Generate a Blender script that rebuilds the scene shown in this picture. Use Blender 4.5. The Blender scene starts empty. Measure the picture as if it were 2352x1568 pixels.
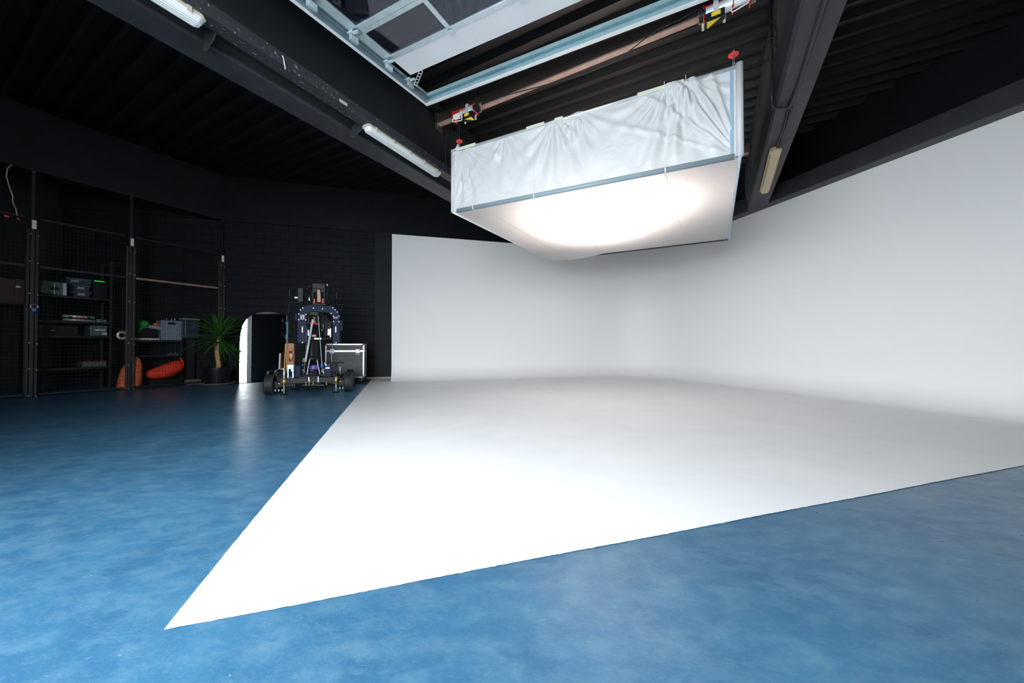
import bpy, bmesh, math, random
from mathutils import Vector, Matrix
random.seed(7)
S = bpy.context.scene
COL = S.collection
# ------------------------------------------------------------------ camera
CAM = Vector((0, 0, 1.0)); FPX = 822.0; PITCH = math.atan(9 / 822)
cd = bpy.data.cameras.new('camera'); cam = bpy.data.objects.new('camera', cd); COL.objects.link(cam)
cam.location = CAM; cam.rotation_euler = (math.pi / 2 + PITCH, 0, 0)
cd.sensor_width = 36; cd.lens = FPX / 2352 * 36; cd.clip_start = .05; cd.clip_end = 200
S.camera = cam
# ------------------------------------------------------------------ world, exposure
w = bpy.data.worlds.new('sky'); S.world = w; w.use_nodes = True
bg = w.node_tree.nodes['Background']; bg.inputs[0].default_value = (.88, .95, 1, 1); bg.inputs[1].default_value = 12.5
S.view_settings.view_transform = 'Standard'; S.view_settings.look = 'None'
S.view_settings.gamma = 1; S.view_settings.use_curve_mapping = False; S.view_settings.exposure = 0.38
S.cycles.use_denoising = True
S.cycles.max_bounces = 12; S.cycles.diffuse_bounces = 7; S.cycles.transparent_max_bounces = 16
S.cycles.sample_clamp_indirect = 6
# daylight comes in through the open door behind the camera: portal in that opening
DOOR_C = Vector((-1.363, 5.672, 2.05)) + Vector((.8955, -.4449, 0)) * 2.175 + Vector((-.4449, -.8955, 0)) * 5.86
pl = bpy.data.lights.new('door_daylight', 'AREA'); pl.shape = 'RECTANGLE'; pl.size = 4.3; pl.size_y = 4.1
pl.cycles.is_portal = True
po = bpy.data.objects.new('door_daylight', pl); COL.objects.link(po); po.location = DOOR_C
po.rotation_euler = Vector((.4449, .8955, 0)).to_track_quat('-Z', 'Z').to_euler()
# lamps inside the softbox
LAMPS = [((1.1, 6.1, 4.02), 48), ((2.0, 5.75, 4.02), 44), ((1.6, 6.85, 4.02), 56)]
for i, (p, e) in enumerate(LAMPS):
    l = bpy.data.lights.new('softbox_lamp', 'AREA'); l.shape = 'DISK'; l.size = .6; l.energy = e; l.color = (1, .86, .79); l.spread = math.radians(150)
    o = bpy.data.objects.new('softbox_lamp', l); COL.objects.link(o); o.location = p

# ------------------------------------------------------------------ measuring helpers
def ray(x, y):
    a = (x - 1176) / FPX; b = -(y - 784) / FPX
    c, s = math.cos(PITCH), math.sin(PITCH)
    return Vector((a, c - b * s, s + b * c))
def at_z(x, y, z):
    r = ray(x, y); return CAM + r * ((z - 1) / r.z)
def at_plane(x, y, P, n):
    r = ray(x, y); return CAM + r * ((Vector(P) - CAM).dot(n) / r.dot(n))
def lin(c):  # srgb 0-255 -> linear
    return tuple(((v / 255 / 12.92) if v / 255 <= .04045 else ((v / 255 + .055) / 1.055) ** 2.4) for v in c)

# ------------------------------------------------------------------ materials
def mat(name, col, rough=.5, metal=0, spec=.5, noise=0, nscale=8, bump=0, bscale=40, emit=None, estr=0, ior=None, col2=None, stretch=None):
    m = bpy.data.materials.new(name); m.use_nodes = True; nt = m.node_tree; p = nt.nodes['Principled BSDF']
    p.inputs['Base Color'].default_value = (*col, 1); p.inputs['Roughness'].default_value = rough
    p.inputs['Metallic'].default_value = metal; p.inputs['Specular IOR Level'].default_value = spec
    if ior: p.inputs['IOR'].default_value = ior
    tc = nt.nodes.new('ShaderNodeTexCoord'); mp = nt.nodes.new('ShaderNodeMapping'); nt.links.new(tc.outputs['Object'], mp.inputs[0])
    if stretch: mp.inputs['Scale'].default_value = stretch
    if noise or col2:
        n = nt.nodes.new('ShaderNodeTexNoise'); n.inputs['Scale'].default_value = nscale; n.inputs['Detail'].default_value = 6; n.inputs['Roughness'].default_value = .65
        nt.links.new(mp.outputs[0], n.inputs['Vector'])
        r = nt.nodes.new('ShaderNodeValToRGB'); r.color_ramp.elements[0].position = .3; r.color_ramp.elements[1].position = .7
        a = tuple(max(0, c * (1 - noise)) for c in col); b = col2 if col2 else tuple(min(1, c * (1 + noise)) for c in col)
        r.color_ramp.elements[0].color = (*a, 1); r.color_ramp.elements[1].color = (*b, 1)
        nt.links.new(n.outputs['Fac'], r.inputs[0]); nt.links.new(r.outputs[0], p.inputs['Base Color'])
    if bump:
        n2 = nt.nodes.new('ShaderNodeTexNoise'); n2.inputs['Scale'].default_value = bscale; n2.inputs['Detail'].default_value = 5
        nt.links.new(mp.outputs[0], n2.inputs['Vector'])
        bp = nt.nodes.new('ShaderNodeBump'); bp.inputs['Strength'].default_value = bump; bp.inputs['Distance'].default_value = .01
        nt.links.new(n2.outputs['Fac'], bp.inputs['Height']); nt.links.new(bp.outputs[0], p.inputs['Normal'])
    if emit:
        p.inputs['Emission Color'].default_value = (*emit, 1); p.inputs['Emission Strength'].default_value = estr
    return m
M = {}
M['white_paint'] = mat('white_paint', (.80, .80, .80), .55, spec=.3, noise=.02, nscale=.8, bump=.05, bscale=3)
M['black_paint'] = mat('black_paint', (.012, .0145, .016), .6, spec=.18, noise=.25, nscale=3, bump=.15, bscale=30)
M['beam_paint'] = mat('beam_paint', (.034, .036, .043), .5, spec=.4, noise=.2, nscale=4, bump=.2, bscale=12)
M['deck_paint'] = mat('deck_paint', (.010, .009, .009), .5, spec=.4, noise=.2, nscale=2)
M['black_metal'] = mat('black_metal', (.007, .008, .011), .45, spec=.25, noise=.2, nscale=20)
M['navy_metal'] = mat('navy_metal', (.020, .027, .060), .55, spec=.12, noise=.15, nscale=15)
M['dark_grey'] = mat('dark_grey', (.022, .026, .032), .5, spec=.25, noise=.15, nscale=12)
M['rubber'] = mat('rubber', (.02, .022, .026), .6, noise=.2, nscale=30)
M['steel'] = mat('steel', (.30, .36, .40), .32, metal=.85, noise=.1, nscale=14)
M['galv'] = mat('galv', (.72, .83, .86), .38, metal=.6, noise=.12, nscale=10)
M['white_metal'] = mat('white_metal', (.88, .90, .91), .4, spec=.5, noise=.03, nscale=2)
M['alu'] = mat('alu', (.80, .83, .86), .35, metal=.5, noise=.05, nscale=6)
M['brass'] = mat('brass', (.75, .50, .18), .35, metal=.7, noise=.1, nscale=20)
M['gold_cloth'] = mat('gold_cloth', (.55, .42, .25), .5, noise=.2, nscale=30)
M['red_paint'] = mat('red_paint', (.60, .015, .012), .4, noise=.1, nscale=15)
M['red_bright'] = mat('red_bright', (.80, .04, .02), .45, noise=.05, nscale=10)
M['yellow'] = mat('yellow', (.85, .62, .02), .5, noise=.04, nscale=10)
M['blue_plastic'] = mat('blue_plastic', (.02, .2, .75), .4, noise=.05, nscale=10)
M['purple'] = mat('purple', (.18, .10, .55), .4, noise=.05, nscale=10)
M['orange_cloth'] = mat('orange_cloth', (.80, .19, .07), .75, noise=.2, nscale=12, bump=.5, bscale=14)
M['red_cloth'] = mat('red_cloth', (.95, .042, .012), .55, noise=.2, nscale=10, bump=.6, bscale=14)
M['green_cloth'] = mat('green_cloth', (.02, .32, .07), .7, noise=.2, nscale=20, bump=.4, bscale=20)
M['crate_grey'] = mat('crate_grey', (.26, .32, .38), .5, noise=.06, nscale=8)
M['pad_grey'] = mat('pad_grey', (.35, .38, .42), .7, noise=.08, nscale=10)
M['wood'] = mat('wood', (.36, .15, .055), .55, noise=.25, nscale=8, stretch=(12, 12, 1))
M['wood_light'] = mat('wood_light', (.62, .36, .14), .55, noise=.2, nscale=8, stretch=(12, 12, 1))
M['pallet_wood'] = mat('pallet_wood', (.25, .2, .15), .8, noise=.3, nscale=15)
M['leaf'] = mat('leaf', (.025, .14, .03), .45, noise=.4, nscale=6, col2=(.07, .26, .03))
M['bark'] = mat('bark', (.50, .33, .13), .85, noise=.4, nscale=40, bump=.8, bscale=40)
M['soil'] = mat('soil', (.03, .02, .015), .9, noise=.4, nscale=40)
M['saucer'] = mat('saucer', (.22, .20, .20), .5, noise=.1, nscale=10)
M['rust_steel'] = mat('rust_steel', (.045, .033, .029), .5, spec=.5, noise=.3, nscale=6)
M['rust_light'] = mat('rust_light', (.30, .20, .16), .5, spec=.4, noise=.25, nscale=6)
M['lamp_housing'] = mat('lamp_housing', (.60, .57, .44), .5, noise=.12, nscale=12)
M['lamp_yellowed'] = mat('lamp_yellowed', (.66, .55, .34), .5, noise=.08, nscale=6, stretch=(1, 1, 1))
M['lamp_diffuser'] = mat('lamp_diffuser', (.80, .83, .82), .25, noise=.04, nscale=6)
M['white_plastic'] = mat('white_plastic', (.8, .82, .82), .4, noise=.03, nscale=9)
M['tape_blue'] = mat('tape_blue', (.30, .46, .58), .5, noise=.06, nscale=5)
M['shaded_tube_wrap'] = mat('shaded_tube_wrap', (.30, .38, .42), .4, noise=.08, nscale=4, stretch=(1, 1, 1))  # darker blue-grey painted in where the tube blocks the lamp light
M['tape_cream'] = mat('tape_cream', (.72, .76, .60), .6, noise=.05, nscale=9)
M['case_board'] = mat('case_board', (.075, .08, .085), .55, noise=.15, nscale=25, bump=.2, bscale=120)
M['case_mark'] = mat('case_mark', (.115, .115, .108), .7, noise=.35, nscale=30)
M['bin_plastic'] = mat('bin_plastic', (.10, .15, .20), .25, noise=.3, nscale=25)
M['ribbed_case'] = mat('ribbed_case', (.10, .15, .16), .35, noise=.1, nscale=10)
M['green_led'] = mat('green_led', (.0, .4, .02), .5, noise=.01, emit=(0, 1, .08), estr=.7)
M['pink'] = mat('pink', (.85, .02, .12), .5, noise=.02)
M['cream_cable'] = mat('cream_cable', (.45, .50, .36), .6, noise=.02)
M['yellow_label'] = mat('yellow_label', (.5, .45, .03), .5, noise=.02)
M['mirror'] = mat('mirror', (.92, .93, .93), .01, metal=1)
M['mirror_edge'] = mat('mirror_edge', (.10, .25, .32), .2, spec=.8, noise=.1)
M['plinth'] = mat('plinth', (.40, .40, .34), .7, noise=.1, nscale=6)
M['concrete'] = mat('concrete', (.45, .46, .46), .85, noise=.1, nscale=1.5)
M['panel_paint'] = mat('panel_paint', (.022, .025, .028), .6, spec=.15, noise=.08, nscale=3)
M['teal_galv'] = mat('teal_galv', (.42, .60, .64), .4, metal=.3, noise=.1, nscale=9)
M['pale_tube'] = mat('pale_tube', (.55, .62, .68), .4, noise=.04)
M['strut'] = mat('strut_grey', (.20, .24, .26), .45, metal=.3, noise=.1)
M['cage_shade_black'] = mat('cage_shade_black', (.006, .006, .007), .5, noise=.2, nscale=20)  # cage steel darkened in colour for the shade the cage stands in
M['wire'] = mat('wire', (.016, .017, .019), .5, spec=.4, noise=.1)

def block_wall():
    m = mat('black_blockwork', (.020, .023, .026), .65, spec=.15); nt = m.node_tree; p = nt.nodes['Principled BSDF']
    tc = [n for n in nt.nodes if n.type == 'TEX_COORD'][0]
    mp = nt.nodes.new('ShaderNodeMapping'); nt.links.new(tc.outputs['Object'], mp.inputs[0])
    br = nt.nodes.new('ShaderNodeTexBrick'); br.inputs['Scale'].default_value = 1; br.inputs['Brick Width'].default_value = .41
    br.inputs['Row Height'].default_value = .21; br.inputs['Mortar Size'].default_value = .008; br.inputs['Mortar Smooth'].default_value = .3
    br.inputs['Color1'].default_value = (.0145, .017, .019, 1); br.inputs['Color2'].default_value = (.0125, .015, .018, 1); br.inputs['Mortar'].default_value = (.006, .007, .008, 1)
    sp = nt.nodes.new('ShaderNodeSeparateXYZ'); cb = nt.nodes.new('ShaderNodeCombineXYZ')
    nt.links.new(mp.outputs[0], sp.inputs[0]); nt.links.new(sp.outputs['X'], cb.inputs['X']); nt.links.new(sp.outputs['Z'], cb.inputs['Y'])
    nt.links.new(cb.outputs[0], br.inputs['Vector']); nt.links.new(br.outputs['Color'], p.inputs['Base Color'])
    bp = nt.nodes.new('ShaderNodeBump'); bp.inputs['Strength'].default_value = .8; bp.inputs['Distance'].default_value = .012; bp.invert = True
    nt.links.new(br.outputs['Fac'], bp.inputs['Height']); nt.links.new(bp.outputs[0], p.inputs['Normal'])
    return m
M['blockwork'] = block_wall()

def floor_blue():
    m = mat('blue_floor_paint', (.08, .22, .38), .4, spec=.32); nt = m.node_tree; p = nt.nodes['Principled BSDF']
    tc = [n for n in nt.nodes if n.type == 'TEX_COORD'][0]
    def noise(scale, detail, st=(1, 1, 1), rot=0, dist=0):
        mp = nt.nodes.new('ShaderNodeMapping'); mp.inputs['Scale'].default_value = st; mp.inputs['Rotation'].default_value = (0, 0, rot)
        nt.links.new(tc.outputs['Object'], mp.inputs[0])
        n = nt.nodes.new('ShaderNodeTexNoise'); n.inputs['Scale'].default_value = scale; n.inputs['Detail'].default_value = detail; n.inputs['Roughness'].default_value = .7
        n.inputs['Distortion'].default_value = dist
        nt.links.new(mp.outputs[0], n.inputs['Vector']); return n.outputs['Fac']
    def ramp(src, a, b, ca, cb_):
        r = nt.nodes.new('ShaderNodeValToRGB'); r.color_ramp.elements[0].position = a; r.color_ramp.elements[1].position = b
        r.color_ramp.elements[0].color = (*ca, 1); r.color_ramp.elements[1].color = (*cb_, 1); nt.links.new(src, r.inputs[0]); return r.outputs[0]
    def mix(f, a, b):
        x = nt.nodes.new('ShaderNodeMix'); x.data_type = 'RGBA'; nt.links.new(f, x.inputs[0]); nt.links.new(a, x.inputs[6]); nt.links.new(b, x.inputs[7]); return x.outputs[2]
    base = ramp(noise(2.2, 14, dist=.15), .32, .70, (.026, .098, .19), (.046, .150, .255))
    light = ramp(noise(1, 1), 0, 1, (.15, .27, .34), (.15, .27, .34))
    pale = ramp(noise(1, 1), 0, 1, (.42, .50, .52), (.42, .50, .52))
    f1 = ramp(noise(6, 15, (1, 1.8, 1), 1.15, .1), .44, .82, (0, 0, 0), (.6, .6, .6))
    f2 = ramp(noise(40, 10, (1, 3, 1), 1.0, .1), .54, .74, (0, 0, 0), (.45, .45, .45))
    f3 = ramp(noise(14, 12, (1, 4, 1), 1.1, .1), .64, .76, (0, 0, 0), (.4, .4, .4))
    vo = nt.nodes.new('ShaderNodeTexVoronoi'); vo.inputs['Scale'].default_value = 7; nt.links.new(tc.outputs['Object'], vo.inputs['Vector'])
    f4 = ramp(vo.outputs['Distance'], .012, .022, (.7, .7, .7), (0, 0, 0))
    c = mix(f1, base, light); c = mix(f2, c, light); c = mix(f3, c, pale); c = mix(f4, c, pale)
    nt.links.new(c, p.inputs['Base Color'])
    rr = ramp(noise(4, 8, (1, 2, 1), 1.2), .3, .7, (.26, .26, .26), (.42, .42, .42)); nt.links.new(rr, p.inputs['Roughness'])
    bp = nt.nodes.new('ShaderNodeBump'); bp.inputs['Strength'].default_value = .22; bp.inputs['Distance'].default_value = .003
    nt.links.new(noise(70, 3), bp.inputs['Height']); nt.links.new(bp.outputs[0], p.inputs['Normal'])
    return m
M['floor_blue'] = floor_blue()

def cyc_white():
    m = mat('cyclorama_white', (.80, .80, .80), .5, spec=.3); nt = m.node_tree; p = nt.nodes['Principled BSDF']
    tc = [n for n in nt.nodes if n.type == 'TEX_COORD'][0]
    n = nt.nodes.new('ShaderNodeTexNoise'); n.inputs['Scale'].default_value = 1.1; n.inputs['Detail'].default_value = 9; n.inputs['Roughness'].default_value = .68; n.inputs['Distortion'].default_value = .8
    nt.links.new(tc.outputs['Object'], n.inputs['Vector'])
    geo = nt.nodes.new('ShaderNodeNewGeometry'); sp = nt.nodes.new('ShaderNodeSeparateXYZ'); nt.links.new(geo.outputs['Normal'], sp.inputs[0])
    r = nt.nodes.new('ShaderNodeValToRGB'); r.color_ramp.elements[0].position = .32; r.color_ramp.elements[1].position = .66
    r.color_ramp.elements[0].color = (.83, .84, .85, 1); r.color_ramp.elements[1].color = (.89, .895, .90, 1); nt.links.new(n.outputs['Fac'], r.inputs[0])
    mx = nt.nodes.new('ShaderNodeMix'); mx.data_type = 'RGBA'; mx.inputs[6].default_value = (.89, .885, .88, 1)
    nt.links.new(sp.outputs['Z'], mx.inputs[0]); nt.links.new(r.outputs[0], mx.inputs[7]); nt.links.new(mx.outputs[2], p.inputs['Base Color'])
    bp = nt.nodes.new('ShaderNodeBump'); bp.inputs['Strength'].default_value = .1; bp.inputs['Distance'].default_value = .01
    nt.links.new(n.outputs['Fac'], bp.inputs['Height']); nt.links.new(bp.outputs[0], p.inputs['Normal'])
    return m
M['cyc'] = cyc_white()

def channel_mat():   # scuffed black channel with worn-through specks
    m = mat('scuffed_channel', (.035, .036, .042), .5); nt = m.node_tree; p = nt.nodes['Principled BSDF']
    tc = [n for n in nt.nodes if n.type == 'TEX_COORD'][0]
    n = nt.nodes.new('ShaderNodeTexNoise'); n.inputs['Scale'].default_value = 26; n.inputs['Detail'].default_value = 3; nt.links.new(tc.outputs['Object'], n.inputs['Vector'])
    r = nt.nodes.new('ShaderNodeValToRGB'); r.color_ramp.elements[0].position = .645; r.color_ramp.elements[1].position = .69
    r.color_ramp.elements[0].color = (.032, .033, .040, 1); r.color_ramp.elements[1].color = (.40, .38, .34, 1)
    nt.links.new(n.outputs['Fac'], r.inputs[0]); nt.links.new(r.outputs[0], p.inputs['Base Color']); return m
M['channel'] = channel_mat()

def fabric(name, col, trans, wr, sc):
    m = bpy.data.materials.new(name); m.use_nodes = True; nt = m.node_tree
    for n in list(nt.nodes):
        if n.type != 'OUTPUT_MATERIAL': nt.nodes.remove(n)
    out = [n for n in nt.nodes if n.type == 'OUTPUT_MATERIAL'][0]
    d = nt.nodes.new('ShaderNodeBsdfDiffuse'); d.inputs[0].default_value = (*col, 1)
    t = nt.nodes.new('ShaderNodeBsdfTranslucent'); t.inputs[0].default_value = (*col, 1)
    g = nt.nodes.new('ShaderNodeBsdfGlossy'); g.inputs['Roughness'].default_value = .35
    a = nt.nodes.new('ShaderNodeMixShader'); a.inputs[0].default_value = trans
    b = nt.nodes.new('ShaderNodeMixShader'); b.inputs[0].default_value = .04
    nt.links.new(d.outputs[0], a.inputs[1]); nt.links.new(t.outputs[0], a.inputs[2])
    nt.links.new(a.outputs[0], b.inputs[1]); nt.links.new(g.outputs[0], b.inputs[2]); nt.links.new(b.outputs[0], out.inputs[0])
    tc = nt.nodes.new('ShaderNodeTexCoord'); n = nt.nodes.new('ShaderNodeTexNoise'); n.inputs['Scale'].default_value = sc; n.inputs['Detail'].default_value = 8; n.inputs['Distortion'].default_value = 1.5
    nt.links.new(tc.outputs['Object'], n.inputs['Vector'])
    bp = nt.nodes.new('ShaderNodeBump'); bp.inputs['Strength'].default_value = wr; bp.inputs['Distance'].default_value = .03
    nt.links.new(n.outputs['Fac'], bp.inputs['Height'])
    for s in (d, t, g): nt.links.new(bp.outputs[0], s.inputs['Normal'])
    return m
M['drape'] = fabric('white_silk_drape', (.69, .70, .71), .09, .5, 3)
M['diffuser'] = fabric('white_diffusion_cloth', (.80, .80, .80), .5, .08, 2.5)

def glass_mat():
    m = bpy.data.materials.new('tinted_door_glass'); m.use_nodes = True; nt = m.node_tree; p = nt.nodes['Principled BSDF']
    p.inputs['Base Color'].default_value = (.006, .007, .016, 1); p.inputs['Roughness'].default_value = .03; p.inputs['IOR'].default_value = 2.0
    p.inputs['Alpha'].default_value = .75
    p.inputs['Specular Tint'].default_value = (.80, .84, 1, 1)
    return m
M['glass'] = glass_mat()
def clear_mat():
    m = bpy.data.materials.new('smoky_clear_plastic'); m.use_nodes = True; p = m.node_tree.nodes['Principled BSDF']
    p.inputs['Base Color'].default_value = (.06, .10, .14, 1); p.inputs['Roughness'].default_value = .2; p.inputs['Alpha'].default_value = .55
    return m
M['clear'] = clear_mat()

# ------------------------------------------------------------------ mesh builder
class MB:
    def __init__(s): s.bm = bmesh.new()
    def box(s, size, mtx=None, c=(0, 0, 0)):
        r = bmesh.ops.create_cube(s.bm, size=1)['verts']
        T = Matrix.Translation(Vector(c)) @ Matrix.Diagonal((*size, 1))
        bmesh.ops.transform(s.bm, matrix=(mtx or Matrix()) @ T, verts=r); return s
    def bar(s, a, b, wx, wz, up=(0, 0, 1)):   # rectangular bar from a to b
        a = Vector(a); b = Vector(b); d = b - a; L = d.length; x = d.normalized(); u = Vector(up)
        y = u.cross(x)
        if y.length < 1e-4: y = Vector((1, 0, 0)).cross(x)
        y.normalize(); z = x.cross(y)
        R = Matrix((x, y, z)).transposed().to_4x4(); R.translation = (a + b) / 2
        return s.box((L, wx, wz), R)
    def cyl(s, a, b, r, r2=None, n=12, caps=True):
        a = Vector(a); b = Vector(b); d = b - a
        v = bmesh.ops.create_cone(s.bm, cap_ends=caps, segments=n, radius1=r, radius2=r if r2 is None else r2, depth=d.length)['verts']
        R = d.to_track_quat('Z', 'Y').to_matrix().to_4x4(); R.translation = (a + b) / 2
        bmesh.ops.transform(s.bm, matrix=R, verts=v); return s
    def tube(s, pts, r, n=8):
        pts = [Vector(p) for p in pts]; rings = []
        for i, p in enumerate(pts):
            d = (pts[min(i + 1, len(pts) - 1)] - pts[max(i - 1, 0)]).normalized()
            q = d.to_track_quat('Z', 'Y'); rr = r[i] if isinstance(r, (list, tuple)) else r
            rings.append([s.bm.verts.new(p + q @ Vector((rr * math.cos(2 * math.pi * k / n), rr * math.sin(2 * math.pi * k / n), 0))) for k in range(n)])
        for i in range(len(rings) - 1):   # align rings
            A, B = rings[i], rings[i + 1]
            best = min(range(n), key=lambda o: sum((A[k].co - B[(k + o) % n].co).length for k in range(n)))
            rings[i + 1] = B = B[best:] + B[:best]
            for k in range(n): s.bm.faces.new((A[k], A[(k + 1) % n], B[(k + 1) % n], B[k]))
        s.bm.faces.new(rings[0][::-1]); s.bm.faces.new(rings[-1]); return s
    def torus(s, c, ax, R, r, n=24, m=8):
        q = Vector(ax).to_track_quat('Z', 'Y'); rings = []
        for i in range(n):
            t = 2 * math.pi * i / n; o = Vector((math.cos(t), math.sin(t), 0))
            rings.append([s.bm.verts.new(Vector(c) + q @ (o * (R + r * math.cos(2 * math.pi * k / m)) + Vector((0, 0, r * math.sin(2 * math.pi * k / m))))) for k in range(m)])
        for i in range(n):
            A, B = rings[i], rings[(i + 1) % n]
            for k in range(m): s.bm.faces.new((A[k], A[(k + 1) % m], B[(k + 1) % m], B[k]))
        return s
    def lathe(s, prof, c=(0, 0, 0), ax=(0, 0, 1), n=28):
        q = Vector(ax).to_track_quat('Z', 'Y'); rings = []
        for r, z in prof:
            rings.append([s.bm.verts.new(Vector(c) + q @ Vector((max(r, 1e-4) * math.cos(2 * math.pi * k / n), max(r, 1e-4) * math.sin(2 * math.pi * k / n), z))) for k in range(n)])
        for i in range(len(rings) - 1):
            A, B = rings[i], rings[i + 1]
            for k in range(n): s.bm.faces.new((A[k], A[(k + 1) % n], B[(k + 1) % n], B[k]))
        s.bm.faces.new(rings[0][::-1]); s.bm.faces.new(rings[-1]); return s
    def prism(s, pts, ext):   # planar outline (world pts) extruded by vector
        pts = [Vector(p) for p in pts]; ext = Vector(ext)
        a = [s.bm.verts.new(p) for p in pts]; b = [s.bm.verts.new(p + ext) for p in pts]; n = len(pts)
        s.bm.faces.new(a[::-1]); s.bm.faces.new(b)
        for i in range(n): s.bm.faces.new((a[i], a[(i + 1) % n], b[(i + 1) % n], b[i]))
        return s
    def grid(s, f, nu, nv):
        V = [[s.bm.verts.new(f(i / nu, j / nv)) for j in range(nv + 1)] for i in range(nu + 1)]
        for i in range(nu):
            for j in range(nv): s.bm.faces.new((V[i][j], V[i + 1][j], V[i + 1][j + 1], V[i][j + 1]))
        return s
    def build(s, name, material, parent=None, smooth=False, bevel=0, sub=0, solid=0):
        bmesh.ops.recalc_face_normals(s.bm, faces=s.bm.faces)
        me = bpy.data.meshes.new(name)
        vs = [v.co.copy() for v in s.bm.verts]
        if parent: org = world_loc(parent)
        else: org = Vector(((min(v.x for v in vs) + max(v.x for v in vs)) / 2, (min(v.y for v in vs) + max(v.y for v in vs)) / 2, min(v.z for v in vs)))
        bmesh.ops.translate(s.bm, vec=-org, verts=s.bm.verts)
        s.bm.to_mesh(me); s.bm.free(); me.materials.append(material)
        if smooth:
            for p in me.polygons: p.use_smooth = True
        o = bpy.data.objects.new(name, me); COL.objects.link(o)
        if parent: o.parent = parent
        else: o.location = org
        WL[o] = org
        if bevel:
            b = o.modifiers.new('bevel', 'BEVEL'); b.width = bevel; b.segments = 2; b.limit_method = 'ANGLE'
        if solid:
            b = o.modifiers.new('solid', 'SOLIDIFY'); b.thickness = solid
        if sub:
            b = o.modifiers.new('sub', 'SUBSURF'); b.levels = sub; b.render_levels = sub
        return o
WL = {}
def world_loc(o): return WL[o]
def tag(o, label, cat, group=None):
    o['label'] = label; o['category'] = cat
    if group: o['group'] = group
    return o
def struct(o, label=None):
    o['kind'] = 'structure'
    if label: o['label'] = label
    return o
def thing(name, loc, label, cat, group=None):
    o = bpy.data.objects.new(name, None); COL.objects.link(o); o.location = loc; o.empty_display_size = .1; WL[o] = Vector(loc)
    return tag(o, label, cat, group)
def V3(p, z=None): return Vector((p[0], p[1], p[2] if z is None else z))

# ------------------------------------------------------------------ building frame
BD = Vector((.479, .878, 0)).normalized(); ED = Vector((.878, -.479, 0)).normalized()      # along the left beam, and across
LREF = Vector((-2.991, 3.241, 0))
def LB(s, e, z): return LREF + BD * s + ED * e + Vector((0, 0, z))
BR = Vector((.490, .872, 0)).normalized(); ER = Vector((.872, -.490, 0)).normalized()
RREF = Vector((2.654, 3.241, 0))
def RB(s, e, z): return RREF + BR * s + ER * e + Vector((0, 0, z))
PC = Vector((-1.363, 5.672, 4.88)); DE = Vector((.8955, -.4449, 0)).normalized(); DT = Vector((-.940, -1.887, -.190)).normalized()
DN = DE.cross(DT).normalized()
if DN.z < 0: DN = -DN
TH = Vector((-.4449, -.8955, 0))
def DP(u, v, h=0): return PC + DE * u + DT * v + DN * h
def FW(u, v, z): return Vector((PC.x, PC.y, 0)) + DE * u + TH * v + Vector((0, 0, z))   # plan frame of the door
G0 = Vector((-9.3, 6.92, 0)); GA = math.radians(28); GD = Vector((math.sin(GA), math.cos(GA), 0)); GN = Vector((-GD.y, GD.x, 0))
def CP(s, w_, z): return G0 + GD * s + GN * w_ + Vector((0, 0, z))
CROT = Matrix.Rotation(math.pi / 2 - GA, 4, 'Z')
WB = Vector((-4.126, 10.80, 0)); WBD = Vector((.9624, .2717, 0)).normalized(); WBN = Vector((-WBD.y, WBD.x, 0))  # dark back wall
def BW(s, o, z): return WB + WBD * s + WBN * o + Vector((0, 0, z))
RW = Vector((6.894, 4.784, 0)); RWD = Vector((-.288, .958, 0)).normalized(); RWN = Vector((RWD.y, -RWD.x, 0))  # outward normal
def RR(s, o, z): return RW + RWD * s + RWN * o + Vector((0, 0, z))
H = 5.6

# ------------------------------------------------------------------ floor, walls, ceiling
m = MB(); m.prism([FW(-14, 6.1, 0), FW(18, 6.1, 0), FW(18, -9, 0), FW(-14, -9, 0)], (0, 0, -.2))
struct(m.build('floor', M['floor_blue']), 'blue painted studio floor, scuffed and glossy')
m = MB(); m.prism([FW(-10, 6.15, -.02), FW(16, 6.15, -.02), FW(16, 26, -.02), FW(-10, 26, -.02)], (0, 0, -.1))
struct(m.build('ground', M['concrete']), 'pale concrete yard outside the open door')
# door wall with opening
m = MB()
for u0, u1, z0, z1 in ((-14, 0.05, 0, 5.9), (4.3, 18, 0, 5.9), (.05, 4.3, 4.1, 5.9)):
    a = FW(u0, 5.87, z0); m.prism([a, FW(u1, 5.87, z0), FW(u1, 5.87, z1), FW(u0, 5.87, z1)], TH * .25)
struct(m.build('wall_front', M['black_paint']), 'black wall around the open overhead door')
# left wall behind the cage
m = MB(); m.prism([CP(-10, 2.5, 0), CP(4.5, 2.5, 0), CP(4.5, 2.5, 5.9), CP(-10, 2.5, 5.9)], GN * .2)
struct(m.build('wall_left', M['black_paint']), 'black wall behind the equipment cage')
# dark block wall at the back
m = MB(); L0 = BW(-7.9, 0, 0)
bx = MB(); bx.prism([BW(-8.5, 0, 0), BW(10, 0, 0), BW(10, 0, 5.9), BW(-8.5, 0, 5.9)], WBN * .25)
o = bx.build('wall_back', M['blockwork']); struct(o, 'black painted block wall behind the crane')
ang = math.atan2(WBD.y, WBD.x)
mp = [n for n in M['blockwork'].node_tree.nodes if n.type == 'MAPPING'][-1]; mp.inputs['Rotation'].default_value = (0, 0, -ang)
# fascia above the block wall
m = MB(); m.prism([BW(-8.5, -.07, 4.40), BW(10, -.07, 4.40), BW(10, -.07, 5.62), BW(-8.5, -.07, 5.62)], WBN * .06)
struct(m.build('trim_1', M['black_paint']), 'smooth black fascia above the block wall')
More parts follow.
